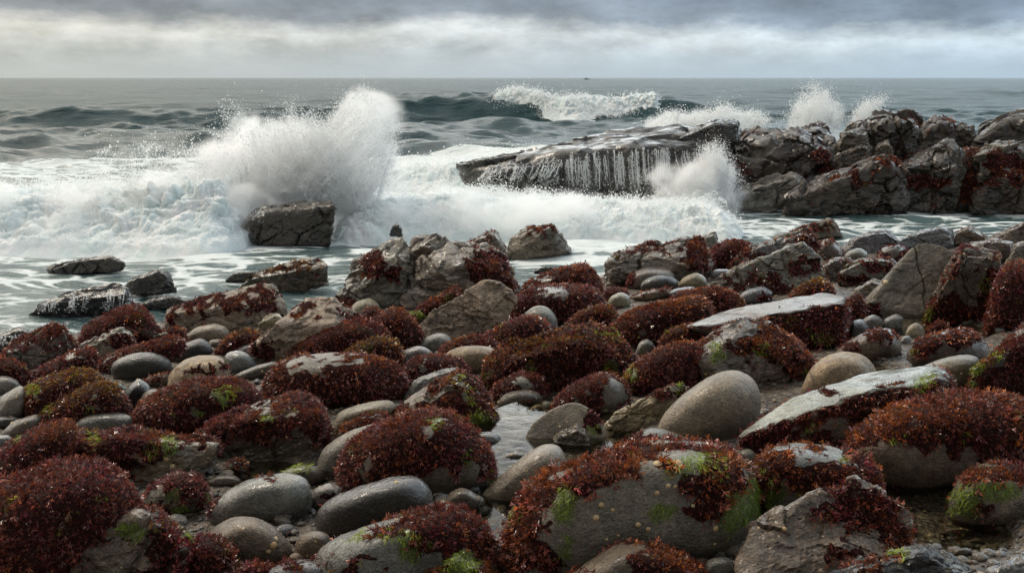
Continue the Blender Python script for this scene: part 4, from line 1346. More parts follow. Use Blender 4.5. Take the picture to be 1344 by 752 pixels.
rock("boulder", "weed-patched brown boulder right of the trickle", "1190,468 1202,446 1240,434 1270,430 1290,444 1298,462 1280,476 1240,482 1205,478", 'K', p=10, tk=.8, c=.3, w=[(1212, 452, 18, 14), (1260, 445, 18, 12)], g=[(1199, 461, 7, 5)], group=BW)
rock("boulder", "small weedy stone above the weed-patched brown boulder", "1212,442 1220,428 1234,422 1246,428 1248,438 1228,444", 'K', p=10, tk=.9, c=.7, group=BW)
rock("boulder", "sandy-brown smooth boulder under the green-edged block", "1196,500 1212,480 1238,470 1268,465 1285,470 1282,495 1262,520 1235,522", 'B', p=9, tk=.7, group=BA, wet=.5)
rock("boulder", "tan freckled dome boulder by the little sky-blue pool", "1052,512 1064,480 1084,466 1110,461 1135,467 1149,481 1155,500 1130,514 1085,520", 'Y', p=8, tk=.85, group=CB, wet=.3, barn=.3, l=40)
rock("rock_slab", "long bare plank of pale slate above a fringe of weed", "970,566 995,548 1060,516,.4 1120,500,.6 1228,484,.8 1242,494,.3 1246,515 1200,530 1150,545 1090,560 1030,586 985,590", 'P', p=22, tk=.6, chips=0, blocky=.35, rough=.5, topbare=1, c=.85, inn=[(978, 572, -.8), (1050, 546, -.9), (1120, 526, -.9), (1234, 503, -.8), (1240, 518, -.9)], strata=.8, w=[(1190, 512, 30, 9), (1120, 530, 40, 8), (1040, 560, 30, 10), (1232, 500, 10, 14)], g=[(1210, 503, 15, 9), (1205, 514, 8, 8)], group=BA, wet=.75, orange=.3, crk=1)
rock("boulder", "green-streaked weed boulder lying before the pale slate plank", "1030,580 1044,551 1075,537 1112,532 1142,540 1157,556 1135,584 1080,592 1044,590", 'K', p=11, tk=.8, c=.8, g=[(1064, 555, 6, 14), (1036, 568, 7, 6)], yel=.4, b=[(1095, 562, 16, 10)], group=BW)
rock("rock_block", "big weed block with a lime-green edge cut by the frame", "1266,516 1278,482 1308,456 1344,426,.4 1400,398,.4 1440,440 1430,520 1340,532 1285,528", 'K', p=17, tk=.8, c=.95, inn=[(1285, 490, -.8), (1340, 452, -.8), (1400, 430, -.8)], b=[(1340, 434, 20, 7)], g=[(1288, 482, 7, 12), (1305, 465, 12, 7), (1273, 502, 6, 8)], group=BW, orange=.2)
rock("boulder", "huge round-bellied boulder under a thick cap of weed", "1112,592 1128,560 1170,534 1230,519 1300,515 1360,528 1392,560 1375,604 1310,630 1245,646 1190,648 1148,628 1128,610", 'B', p=9, tk=.85, c=.85, w=[(1260, 550, 120, 22)], b=[(1190, 608, 66, 28), (1270, 618, 40, 24)], g=[(1176, 578, 12, 8), (1262, 570, 6, 10)], group=BW, orange=.45, lev=6, l=10)
rock("boulder", "green-furred low boulder at the brown pool by the frame", "1244,665 1255,630 1282,611 1315,607 1352,614 1390,640 1380,690 1300,694 1255,684", 'B', p=10, tk=.8, c=.35, w=[(1295, 622, 38, 14)], g=[(1275, 652, 24, 18), (1310, 645, 25, 12), (1262, 668, 14, 10)], group=BW, wet=.5)
rock("boulder", "pale-crowned boulder with rust-coloured weed skirts", "982,628 1000,592 1030,580 1080,582 1120,591 1146,605 1158,638 1140,668 1080,682 1020,684 990,668", 'G', p=10, tk=.85, c=.75, b=[(1062, 590, 46, 9), (1035, 670, 20, 10)], w=[(1050, 622, 60, 18)], g=[(1018, 645, 12, 20), (1000, 610, 8, 5), (1105, 605, 8, 5)], group=BW, orange=.65, lev=6)
rock("rock_slab", "broad sloping tan slab with one big weed mop on its upper end", "972,740 988,690 1020,668 1060,650,.3 1106,635,.5 1150,640,.5 1180,660,.3 1196,695 1192,722 1130,736 1070,752 1000,770", 'B', p=17, tk=.8, flat=1, w=[(1125, 668, 58, 28), (1172, 700, 22, 24), (1110, 722, 20, 10)], l=26, group=BA, wet=.5, orange=.4, strata=.5, lev=6, weedk=1.15)
rock("rock_block", "rough black rock at the bottom edge with a yellow-green spot", "1075,770 1118,737 1178,718 1212,713 1252,728 1290,758 1280,800 1100,800", 'D', p=14, tk=.8, c=.05, w=[(1140, 740, 30, 8)], g=[(1178, 724, 14, 4)], ls=[(1182, 738, 6), (1165, 732, 4)], group=BA, rough=1.3, lev=6)
rock("cobble", "rounded flat stone standing out of the brown pool", "1234,700 1242,693 1262,691 1278,695 1276,702 1252,706", 'B', p=9, tk=1, group=CB, emb=.3)
rock("cobble", "smaller flat stone in the brown pool nearer the sand", "1266,713 1274,707 1286,706 1292,711 1282,717", 'B', p=9, tk=1, group=CB, emb=.3)
rock("cobble", "tan flat stone at the brown pool's near shore", "1250,727 1257,719 1270,718 1277,723 1268,731", 'M', p=9, tk=1, group=CB, emb=.3)
rock("cobble", "pale chip of stone at the far rim of the brown pool", "1294,695 1302,691 1318,693 1322,697 1306,699", 'M', p=10, tk=1, group=CB, emb=.3)
rock("rock_slab", "bluish slate slab in the sandy bottom corner", "1290,758 1318,738 1352,726 1400,730 1400,780 1310,790", 'S', p=20, tk=.9, group=BA, wet=.9)

# --- near rank
rock("cobble", "flat grey stone before the small reddish boulder", "270,632 285,623 308,623 316,630 300,638 280,638", 'M', p=11, tk=1, group=CB)
rock("boulder", "small reddish boulder in the wet hollow by the long weed block", "294,622 298,608 312,602 325,608 327,622 310,627", 'B', p=9, tk=.95, c=.45, group=BW)
rock("cobble", "mossy brown stone sunk in the hollow below the hooded block", "362,634 372,618 395,609 418,613 428,626 410,638 380,640", 'K', p=9, tk=.9, g=[(385, 615, 20, 6)], group=CB, wet=.8)
rock("boulder", "tan keel-shaped boulder sliding out from under the weed dome", "416,616 424,590 450,569 484,556 498,558 488,580 458,605 446,626 428,628", 'M', p=10, tk=.7, l=10, group=BA, wet=.4)
rock("boulder", "great weed dome in the foreground middle, pale scar near its top", "443,622 452,586 480,562 520,545 560,537 600,544 632,570 650,610 642,632 600,644 550,650 480,642 455,638", 'M', p=11, tk=.85, c=.95, b=[(566, 562, 9, 16), (486, 615, 9, 14), (598, 628, 36, 12)], g=[(575, 556, 10, 8), (612, 600, 5, 12), (645, 625, 7, 10)], group=BW, orange=.5, lev=6)
rock("cobble", "grey stone with a red weed sprig beside the black loaf stone", "405,662 412,642 430,634 448,640 450,656 425,668", 'G', p=10, tk=.9, w=[(436, 655, 12, 8)], group=CB)
rock("cobble", "brown freckled stone right of the black loaf stone", "583,662 592,646 606,640 622,646 632,658 618,670 595,670", 'B', p=9, tk=.9, group=CB, barn=.4)
rock("cobble", "small dark brown stone touching the weed dome's foot", "564,652 570,646 580,645 584,651 576,657", 'K', p=9, tk=1, group=CB)
rock("cobble", "grey stone lying in the bright pool beside the steep weedy block", "616,578 626,568 645,566 658,573 660,584 640,590 622,588", 'S', p=9, tk=.9, group=CB, wet=.8)
rock("cobble", "small tan stone standing in the middle of the bright pool", "650,605 660,596 680,592 692,598 684,607 664,610", 'M', p=10, tk=.9, group=CB, wet=.7)
rock("cobble", "tiny brown stone in the bright pool behind the tan one", "673,585 679,578 688,579 690,585 682,589", 'K', p=10, tk=1, group=CB)
rock("boulder", "smooth leaning tan stone with a blue-white wet tip beside the bright pool", "630,656 638,640 680,605 708,585 728,582 741,595 744,615 735,632 690,658 655,664", 'T', p=9, tk=.75, group=CB, wet=.6, rough=.6)
rock("boulder", "wet grey-backed stone with a shadowed belly on the gravel", "272,676 284,652 318,631 360,621 396,623 411,638 411,664 388,680 340,688 284,686", 'G', p=9, tk=.75, w=[(283, 655, 6, 12), (352, 624, 10, 4)], group=CB, wet=.75, l=8)
rock("boulder", "black loaf-shaped stone with a single white limpet", "414,674 424,659 462,641 510,626 540,624 559,634 568,650 566,666 520,686 442,706 420,696", 'D', p=10, tk=.7, group=CB, wet=.8, ls=[(520, 632, 5)], rough=.8, lev=6)
rock("boulder", "limpet-spotted brown stone left of the round brown cobble", "258,716 288,686 315,677 346,682 376,704 384,726 370,740 320,746 272,740", 'B', p=10, tk=.85, group=BA, wet=.4, l=16, ls=[(360, 715, 7), (362, 706, 5), (352, 724, 5)], lev=6)
rock("cobble", "round brown cobble resting on the near gravel", "386,722 392,704 410,696 430,700 437,714 432,732 405,738", 'B', p=8, tk=.9, group=CB)
rock("boulder", "small weed-hung rock with a bare grey patch, near the left gravel", "182,668 198,636 234,621 258,624 274,640 277,660 240,680 200,676", 'K', p=11, tk=.85, c=.8, b=[(206, 652, 18, 8)], g=[(228, 648, 8, 5), (235, 668, 9, 6), (274, 652, 4, 7)], group=BW, orange=.3)
rock("rock_block", "long blocky rock with tufts of weed over a squared bare end", "80,612 88,582 110,566,.4 180,561,.6 230,565,.6 268,573,.5 287,580,.2 284,612 262,628 200,634 150,628 95,628", 'B', p=18, tk=.8, c=.55, inn=[(92, 588, -.8), (180, 577, -.9), (265, 586, -.9), (262, 622, -1)], b=[(262, 600, 20, 22), (205, 615, 40, 12)], w=[(150, 595, 60, 20), (200, 568, 90, 6)], g=[(224, 585, 10, 12), (128, 574, 8, 8), (200, 590, 6, 10)], ls=[(218, 601, 5), (226, 611, 6), (124, 590, 4), (134, 601, 3)], group=BW, orange=.4, lev=6)
rock("boulder", "sloping weed boulder at the frame edge above the darkest mound", "-25,650 -5,595 28,570 60,556 90,551 102,563 100,594 65,622 10,650", 'K', p=11, tk=.8, c=.95, g=[(26, 575, 6, 4)], group=BW, orange=.35)
rock("boulder", "peaked weedy rock with a pale stripe beside the darkest mound", "62,756 84,716 110,692 150,671 186,661 216,668 236,690 248,718 245,756 210,790 90,795", 'B', p=13, tk=.85, c=.75, b=[(172, 677, 38, 10), (135, 735, 55, 18)], g=[(170, 695, 16, 12), (246, 702, 8, 12)], group=BW, orange=.35, lev=6)
rock("boulder", "largest and darkest weed mound, filling the near left corner", "-70,720 -40,660 5,632 60,610 102,601 136,607 166,628 182,656 174,685 142,712 100,745 60,790 -20,800", 'K', p=10, tk=.8, c=1, b=[], group=BW, orange=.12, g=[(128, 650, 9, 3)])
rock("boulder", "small round weed clump rock at the near gravel's corner", "236,742 253,711 274,702 300,714 312,736 308,772 245,775", 'K', p=10, tk=.9, c=1, group=BW, orange=.3)
rock("cobble", "blue-grey stone at the bottom edge under red weed scraps", "335,765 352,746 394,733 430,735 450,752 452,785 345,790", 'S', p=10, tk=.9, w=[(375, 738, 30, 5)], group=CB, wet=.7)
rock("boulder", "low red weed rock at the bottom edge left of the blue-grey stone", "298,770 308,748 335,738 358,744 362,770 330,785", 'K', p=10, tk=.9, c=.95, group=BW, orange=.5)
rock("boulder", "grey slope-backed rock, green-stained, its seaward half under weed", "408,742 428,711 470,692 530,680 562,667 592,662 626,676 652,712 662,745 610,775 520,790 430,775", 'G', p=12, tk=.8, c=.3, w=[(592, 692, 62, 30), (625, 720, 30, 25), (465, 745, 30, 8)], b=[(475, 708, 50, 18)], g=[(540, 716, 22, 18), (480, 703, 14, 8), (510, 700, 8, 8)], group=BW, orange=.35, lev=6, weedk=1.1)
rock("rock_block", "pointed rock at the bottom edge with lime-green smears", "535,765 578,732 610,713 632,730 655,758 650,800 560,805", 'B', p=15, tk=.85, c=.35, g=[(606, 736, 22, 14), (590, 745, 14, 10)], w=[(565, 752, 20, 12), (640, 752, 14, 12)], group=BW, orange=.5)
rock("cobble", "grey arched stone peering over the largest front boulder", "820,592 842,566 862,561 900,574 916,586 880,602 835,602", 'G', p=10, tk=.8, w=[(838, 572, 10, 8)], group=CB, wet=.5)
rock("cobble", "small grey cobble in the wet gap beyond the largest front boulder's end", "964,606 972,592 984,589 993,596 990,610 974,613", 'G', p=8, tk=.95, group=CB)
rock("boulder", "largest front boulder, bare grey face ringed by red and lime weed", "662,705 688,642 720,620 760,606,.2 800,584,.5 842,577,.7 900,577,.7 946,582,.5 976,605,.1 992,637 997,690 985,710 950,730 880,742 800,745 740,758 690,764 668,745",
     'M', p=12, tk=.78, inn=[(730, 650, -.8), (800, 622, -.85), (880, 610, -.85), (960, 625, -.7), (975, 690, -.9), (800, 725, -1), (700, 730, -.9)], c=.30,
     w=[(745, 628, 70, 26), (830, 605, 60, 26), (900, 588, 70, 12), (955, 625, 32, 40), (700, 690, 38, 45), (925, 650, 24, 22), (800, 640, 40, 18)], b=[(835, 668, 72, 42), (870, 612, 35, 12), (730, 708, 18, 10)],
     g=[(738, 662, 18, 28), (915, 608, 38, 13), (682, 676, 14, 12), (988, 660, 12, 38), (868, 674, 18, 16), (962, 668, 16, 30), (738, 718, 8, 12), (935, 620, 15, 12)],
     ls=[(863, 608, 8), (892, 607, 8), (896, 612, 5), (862, 649, 5), (879, 639, 5), (787, 679, 6), (839, 685, 5), (851, 693, 5), (809, 670, 4), (791, 664, 5), (940, 691, 6), (885, 627, 3), (797, 709, 3), (814, 701, 3), (886, 638, 4), (910, 664, 4)], group=BW, orange=.5, lev=6, weedk=1.3, wet=.45)
rock("boulder", "low rock in front of the largest boulder, half olive and half weed", "735,765 788,726 820,711 860,713 900,727 938,752 940,800 750,805", 'B', p=11, tk=.85, c=.35, w=[(885, 742, 50, 20)], b=[(800, 735, 38, 14)], l=8, group=BW, orange=.35)
rock("cobble", "dark grey stone at the bottom edge beside the largest boulder", "922,752 928,736 948,730 966,737 972,752 950,764", 'G', p=9, tk=.9, group=CB)

# ------------------------------------------------------------------ pebbles in the gaps
PEB = []
for i in range(9):
    dv, fc = ico(3)
    rr = np.random.default_rng(50 + i)
    V = dv * np.array([1, rr.uniform(.6, .95), rr.uniform(.4, .65)])
    V = V * (1 + 0.10 * fbm(dv * 1.3 + i * 9, 3))[:, None]
    tc = np.array(TINT[['G', 'B', 'T', 'S', 'K', 'D', 'M', 'B', 'G'][i]])
    PEB.append(mesh_np("pebble", V, fc, MAT_ROCK, True, dict(tint=np.repeat(tc[None], len(V), 0), wet=np.full(len(V), .7), film=np.zeros(len(V)), barn=np.zeros(len(V)))))
ZONES = [(310, 705, 110, 40, 60), (470, 655, 200, 30, 25), (620, 660, 45, 22, 30), (715, 520, 40, 20, 16), (650, 600, 35, 25, 10), (960, 720, 45, 30, 25), (290, 620, 45, 12, 16),
         (1260, 420, 75, 22, 45), (1200, 460, 60, 30, 16), (1230, 690, 90, 40, 20), (290, 480, 70, 40, 20), (830, 380, 60, 20, 18), (215, 690, 70, 20, 12), (1010, 560, 40, 20, 8), (1120, 360, 70, 35, 14)]
DARKL = "small smooth wet pebble on the gravel between the boulders"
for (zx, zy, zw, zh, zn) in ZONES:
    for k in range(zn):
        x, y = zx + rng.uniform(-1, 1) * zw, zy + rng.uniform(-1, 1) * zh
        q = on_ground(x, y)
        s = float(np.clip(rng.lognormal(math.log(0.021), 0.45), .009, .05)) * (1 + 0.04 * q[1])
        o = link("pebble", PEB[rng.integers(0, 9)], None, (q[0], q[1], float(ground(q[0], q[1])) + s * .28), DARKL, "pebble", "pebbles in the gaps")
        o.scale = (s, s, s)
        o.rotation_euler = (rng.normal(0, .2), rng.normal(0, .2), rng.uniform(0, 6.28))

# gravel: uncountable grit over the whole upper beach
dv, fc = ico(1)
ng = 13000
yy = 3.2 + 9.5 * rng.uniform(0, 1, ng) ** 1.7
xx = rng.uniform(-.95, .95, ng) * yy
gz = ground(xx, yy)
k = gz > 0.03
xx, yy, gz = xx[k], yy[k], gz[k]
s = np.clip(rng.lognormal(math.log(.011), .5, len(xx)), .004, .03) * (1 + .06 * yy)
V = dv[None] * np.stack([s, s * rng.uniform(.6, 1, len(s)), s * rng.uniform(.4, .7, len(s))], -1)[:, None, :]
an = rng.uniform(0, 6.28, len(s))
ca, sa = np.cos(an)[:, None], np.sin(an)[:, None]
V = np.stack([V[..., 0] * ca - V[..., 1] * sa, V[..., 0] * sa + V[..., 1] * ca, V[..., 2]], -1) + np.stack([xx, yy, gz + .2 * s], -1)[:, None, :]
Fg = fc[None] + (np.arange(len(s)) * len(dv))[:, None, None]
pal = np.array([TINT[q] for q in 'GBTSKMYDK'])
tc = np.repeat(pal[rng.integers(0, len(pal), len(s))] * rng.uniform(.6, 1.2, (len(s), 1)), len(dv), 0)
nV = V.reshape(-1, 3)
link("gravel", mesh_np("gravel", nV, Fg.reshape(-1, 3), MAT_ROCK, True, dict(tint=tc, wet=np.full(len(nV), .7), film=np.zeros(len(nV)), barn=np.zeros(len(nV)))), kind="stuff")

# torn weed lying about on the gravel
nt_ = 2600
yy = 3.3 + 8.0 * rng.uniform(0, 1, nt_) ** 1.5
xx = rng.uniform(-.6, .6, nt_) * yy
kk = perlin(np.stack([xx * 2.2, yy * 2.2, 0 * xx + 4], -1)) > .08
xx, yy = xx[kk], yy[kk]
P_ = np.stack([xx, yy, ground(xx, yy) + .02], -1)
P_ = P_[P_[:, 2] > .08]
U_ = np.stack([rng.normal(0, 1, len(P_)), rng.normal(0, 1, len(P_)), np.full(len(P_), .25)], -1)
U_ /= np.linalg.norm(U_, axis=1, keepdims=True)
cw = np.array([[0.13, 0.03, 0.024]]) * np.exp(rng.normal(0, .4, (len(P_), 1)))
res = instance(CLUMPS[1], P_, U_, .026 * np.clip(rng.lognormal(0, .3, len(P_)), .5, 1.8), cw)
link("seaweed_litter", mesh_np("seaweed_litter", res[0], res[1], MAT_WEED, False, dict(tint=res[2])), kind="stuff", label="torn scraps of red weed lying on the gravel", cat="seaweed")

# ------------------------------------------------------------------ the sea
def wx(xp, Y):
    return (xp - 672.0) / F * Y * (1.0 / CP) * 0.985


ys_ = np.concatenate([np.geomspace(6.5, 40, 300)[:-1], np.arange(40, 76, 0.22), np.geomspace(76.3, 300, 150), np.geomspace(306, 40000, 70)])
az = np.linspace(-0.85, 0.85, 760)
SX = ys_[:, None] * az[None]
SY = np.repeat(ys_[:, None], len(az), 1)
gap = np.gradient(ys_)[:, None]
Z = np.zeros_like(SX)
rw_ = np.random.default_rng(11)
calm = 0.35 + 0.65 * sstep(14, 45, SY)
for lam in np.geomspace(0.7, 26, 30):
    th = rw_.normal(-math.pi / 2, 0.5)
    k = 2 * math.pi / lam
    ph = rw_.uniform(0, 6.28)
    a = 0.0085 * (2.0 if lam < 4.0 else 1.0 if lam < 9 else .8) * lam ** 0.95 * np.clip((lam / (3.2 * gap) - 1), 0, 1) * calm
    arg = k * (SX * math.cos(th) + SY * math.sin(th)) + ph + 1.5 * np.sin(SX * k * .23 + ph * 3)
    Z += a * (np.exp(np.sin(arg) - 1) * 2 - 0.9)
flat3 = np.stack([SX, SY, 0 * SX], -1).reshape(-1, 3)
Z += (0.05 * fbm(flat3 * np.array([.55, 1.1, 1]), 4)).reshape(SX.shape) * np.clip(1.2 - gap, 0, 1) * sstep(11, 16, SY)


def swell(Y0, pxs, amps, front, back, wobble=.8):
    xs_ = np.array([wx(q, Y0) for q in pxs])
    A = np.interp(SX, xs_, amps, left=0, right=0)
    yc = Y0 + wobble * perlin(np.stack([SX * .13, 0 * SX + Y0, 0 * SX], -1).reshape(-1, 3)).reshape(SX.shape) * 1.6
    u = SY - yc
    A = A * (1 + .12 * perlin(np.stack([SX * .6, SY * .15, 0 * SX + 5], -1).reshape(-1, 3)).reshape(SX.shape))
    return A * np.where(u < 0, np.exp(-np.abs(u / front) ** 1.6), np.exp(-(u / back) ** 2))


BW_Y = 64.0
Z += swell(BW_Y, [400, 470, 540, 600, 660, 700, 760, 830, 870, 905, 960, 1040], [.1, .75, 1.4, 1.55, 1.75, 1.72, 1.5, 1.45, 1.35, .95, .55, 0], 2.3, 6.5, .5)
Z += swell(58.0, [-200, -40, 40, 110, 180, 240, 300, 380], [.2, .3, .5, .62, .55, .6, .4, 0], 2.0, 5, 1.0)
Z += swell(48.0, [-200, 20, 80, 140, 200, 300], [.15, .2, .3, .25, .1, 0], 1.3, 3, 1.0)
Z += swell(50.5, [590, 620, 650, 690, 720], [0, .25, .3, .2, 0], 1.0, 2.5, .6)
Z += swell(120.0, [1150, 1230, 1300, 1400, 1500], [0, .8, 1.3, 1.2, .6], 4, 9, 2)
Z += swell(150.0, [900, 960, 1040, 1120, 1200], [0, .7, .9, .7, 0], 4, 9, 2)
Z += swell(95.0, [880, 930, 1000, 1080], [0, .5, .4, 0], 3, 7, 2)

# foam cover
nz = fbm(flat3 * np.array([.10, .22, 1]), 4).reshape(SX.shape)
nz2 = fbm(flat3 * np.array([.35, .8, 1]) + 9, 4).reshape(SX.shape)
edge = np.interp(az, [-.85, -.5, -.3, -.12, 0.0, 0.12, .2, .3, .85], [29, 31, 35, 37, 38, 35, 33, 28, 26])[None] + 4 * nz
fo = 0.90 * (1 - sstep(-3.0, 2.5, SY - edge))
fo = np.where(SY < 15.5, np.interp(SY, [6, 9, 12, 15.5], [.42, .48, .50, .64]), fo)
leftback = sstep(19, 24, SY) * (1 - sstep(-.28, -.12, az[None])) * (1 - sstep(-2, 2, SY - edge))
fo = fo * (1 - leftback) + (.60 + .25 * nz) * leftback
right = sstep(.13, .22, az[None]) * (1 - sstep(18.5, 20.5, SY))
fo = fo * (1 - right) + (.50 + .22 * nz) * right
behind = sstep(.20, .30, az[None]) * sstep(20, 22, SY)
fo = fo * (1 - behind * .9) + .1 * behind * (SY < 32)
mid = np.exp(-((SY - 46) / 6.0) ** 2) * np.exp(-((az[None] - .13) / .07) ** 2)
fo = np.maximum(fo, .42 * mid)
mid2 = np.exp(-((SY - 56) / 4.0) ** 2) * np.exp(-((az[None] - .09) / .08) ** 2)
fo = np.maximum(fo, .45 * mid2)
calmpatch = np.exp(-((SY - 15.5) / .9) ** 2) * sstep(-.24, -.19, az[None]) * (1 - sstep(-.02, .05, az[None]))
fo = fo * (1 - .35 * calmpatch)
fo = fo + .24 * nz2 * (fo > .12)
fo = np.where(SY > 40, np.maximum(fo, .10 + .10 * nz), fo)
fo = np.clip(fo, 0, 1)
# lip foam on the peak of the breaking wave
lip = np.exp(-((SY - BW_Y + .3) / .7) ** 2) * np.exp(-((SX - wx(700, BW_Y)) / 1.8) ** 2)
fo = np.clip(fo + .8 * lip, 0, 1)
far_ = sstep(14, 75, SY)
Z -= 0.0
Vs = np.stack([SX, SY, Z], -1).reshape(-1, 3)
link("sea_water", mesh_np("sea_water", Vs, grid_faces(len(ys_), len(az)), MAT_SEA, True, dict(foam=fo.ravel(), far=far_.ravel())), kind="structure")


# ------------------------------------------------------------------ heaped white water
FROTH = []


def surf(name, label, prof, Yc, wf, wb, amp, step, lead=None, bil=1.0, cat='surf'):
    pxs = np.array([q[0] for q in prof], float)
    X_ = np.array([at(q[0], q[1], Yc)[0] for q in prof])
    Zt = np.array([max(at(q[0], q[1], Yc)[2], 0.0) for q in prof])
    xs_ = np.arange(X_[0], X_[-1], step)
    us = np.arange(-wf * 2.3, wb * 2.0, step)
    A, U = np.meshgrid(xs_, us)
    span = X_[-1] - X_[0]
    h = np.interp(A, X_, Zt) * sstep(0, .09, (A - X_[0]) / span) * sstep(0, .09, (X_[-1] - A) / span)
    yc = Yc + (lead(A) if lead else 0.0) + .35 * perlin(np.stack([A * .6, 0 * A + Yc, 0 * A], -1).reshape(-1, 3)).reshape(A.shape)
    pr_ = np.where(U < 0, np.exp(-np.abs(U / wf) ** 2.6), np.exp(-(U / wb) ** 2))
    Y_ = yc + U
    P = np.stack([A, Y_, h * pr_], -1).reshape(-1, 3)
    # billows: rounded lumps at several sizes pushed out along the slope
    gz = np.gradient(h * pr_, step)
    nrm = np.stack([-gz[1], -gz[0], np.ones_like(gz[0])], -1).reshape(-1, 3)
    nrm /= np.linalg.norm(nrm, axis=1, keepdims=True)
    nrm[:, 1] -= .35
    bl, aa, fr = 0, 1.0, 1.1 / amp * .35 * bil
    warp = np.stack([perlin(P * fr * .8 + 3), perlin(P * fr * .8 + 13), perlin(P * fr * .8 + 23)], -1) * .4 / fr
    for o_ in range(6):
        bl = bl + aa * (np.abs(perlin((P + warp) * fr + 31 * o_)) * 2 - .45)
        fr *= 2.05
        aa *= .60
    env = np.clip(pr_ * 1.2, 0, 1).ravel() * np.clip(np.interp(A.ravel(), X_, Zt) / (Zt.max() + 1e-6) * 1.4, .1, 1)
    P = P + nrm * (bl * amp * env * (.75 + .7 * perlin(P * np.array([.9, .9, .3]) + 71)))[:, None]
    P[:, 2] -= .16 * (1 - sstep(.02, .16, (h * pr_).ravel())) + .01
    FROTH.append((P[(h * pr_).ravel() > .12], nrm[(h * pr_).ravel() > .12], step))
    me = mesh_np(name, P, grid_faces(len(us), len(xs_)), MAT_FOAM, True)
    return link(name, me, None, None, label, cat, None, "stuff")


surf("surf_foam", "wall of white water surging in across the left", [(-260, 262), (-120, 250), (-60, 246), (0, 252), (60, 248), (130, 252), (180, 240), (250, 236), (300, 240), (330, 272), (365, 308)], 16.4, 1.15, 2.2, .135, .020)
surf("surf_foam", "bank of churning white water rolling in below the ledge", [(425, 312), (455, 275), (500, 262), (560, 254), (610, 250), (660, 258), (720, 262), (780, 264), (830, 268), (890, 270), (930, 268), (955, 276), (985, 300)], 17.4, .85, 1.5, .11, .020, bil=1.0)
surf("surf_foam", "foam heap breaking behind the ledge's seaward end", [(470, 232), (520, 221), (580, 215), (640, 209), (700, 203), (740, 205)], 23.5, .8, 1.6, .10, .03)
surf("surf_foam", "white crest tumbling down the distant breaking wave", [(625, 150), (652, 124), (668, 118), (684, 117), (705, 121), (730, 130), (760, 128), (790, 127), (815, 130), (838, 124), (858, 121), (870, 128), (880, 146)], BW_Y - 1.5, 1.45, 1.0, .20, .05, bil=1.2, lead=lambda A: 2.3 * (1 - sstep(wx(665, BW_Y), wx(755, BW_Y), A)))


# ------------------------------------------------------------------ spray
TET = np.array([[1, 1, 1], [1, -1, -1], [-1, 1, -1], [-1, -1, 1]], float) / 1.73
TETF = np.array([[0, 1, 2], [0, 3, 1], [0, 2, 3], [1, 3, 2]])


def drops(name, label, P, s, cat='spray'):
    n = len(P)
    R = rng.normal(0, 1, (n, 3, 3))
    q, _ = np.linalg.qr(R)
    V = np.einsum('vk,nkj->nvj', TET, q) * s[:, None, None] + P[:, None, :]
    Fd = TETF[None] + (np.arange(n) * 4)[:, None, None]
    me = mesh_np(name, V.reshape(-1, 3), Fd.reshape(-1, 3), MAT_DROP, False)
    return link(name, me, None, None, label, cat, None, "stuff")


def poly_sample(poly, n):
    poly = np.array(poly, float)
    out_ = []
    lo, hi = poly.min(0), poly.max(0)
    while len(out_) < n:
        q = rng.uniform(lo, hi, (n * 2, 2))
        ins = np.zeros(len(q), bool)
        j = len(poly) - 1
        for i in range(len(poly)):
            a, c = poly[i], poly[j]
            m = ((a[1] > q[:, 1]) != (c[1] > q[:, 1])) & (q[:, 0] < (c[0] - a[0]) * (q[:, 1] - a[1]) / (c[1] - a[1] + 1e-9) + a[0])
            ins ^= m
            j = i
        out_.extend(q[ins])
    return np.array(out_[:n])


def burst(Y, base, top, nf, per, size, spread, dy, tpow=.8, sag=.15):
    """jets of drops thrown from the base line into the fan; returns points and sizes"""
    E = poly_sample(top, nf)
    t0 = rng.uniform(0, 1, nf)
    bx = np.interp((E[:, 0] - min(q[0] for q in top)) / (max(q[0] for q in top) - min(q[0] for q in top)) * .75 + .25 * t0, np.linspace(0, 1, len(base)), [q[0] for q in base])
    by = np.interp(bx, [q[0] for q in base], [q[1] for q in base])
    yo = rng.normal(0, dy, nf)
    S3 = np.array([at(bx[i], by[i], Y + yo[i] * .4) for i in range(nf)])
    E3 = np.array([at(E[i, 0], E[i, 1], Y + yo[i]) for i in range(nf)])
    cnt = (per * np.clip(rng.lognormal(0, .6, nf), .2, 4)).astype(int)
    idx = np.repeat(np.arange(nf), cnt)
    t = rng.uniform(0, 1, len(idx)) ** tpow
    P = S3[idx] + (E3[idx] - S3[idx]) * t[:, None]
    P[:, 2] += sag * 4 * t * (1 - t)
    P += rng.normal(0, 1, P.shape) * (spread * (.25 + .9 * t))[:, None] * rng.uniform(.05, 1, (len(idx), 1)) ** 1.5
    s = size * np.clip(rng.lognormal(-.1, .7, len(idx)), .35, 4.0)
    k = P[:, 2] > -.02
    return P[k], s[k]


def haze_blob(name, label, x, y, Y, rx, ry, rz, mat):
    dv_, fc_ = ico(3)
    c_ = at(x, y, Y)
    me = mesh_np(name, dv_, fc_, mat, True)
    o = link(name, me, None, tuple(c_), label, "mist", None, "stuff")
    o.scale = (rx, ry, rz)
    return o


M1 = mist_mat("mist_dense", 6.5, 1.7, .34, .22)
M3 = mist_mat("mist_faint", 2.2, 1.9, .38, .24)
M2 = mist_mat("mist_thin", 4.6, 1.5, .36, .24)

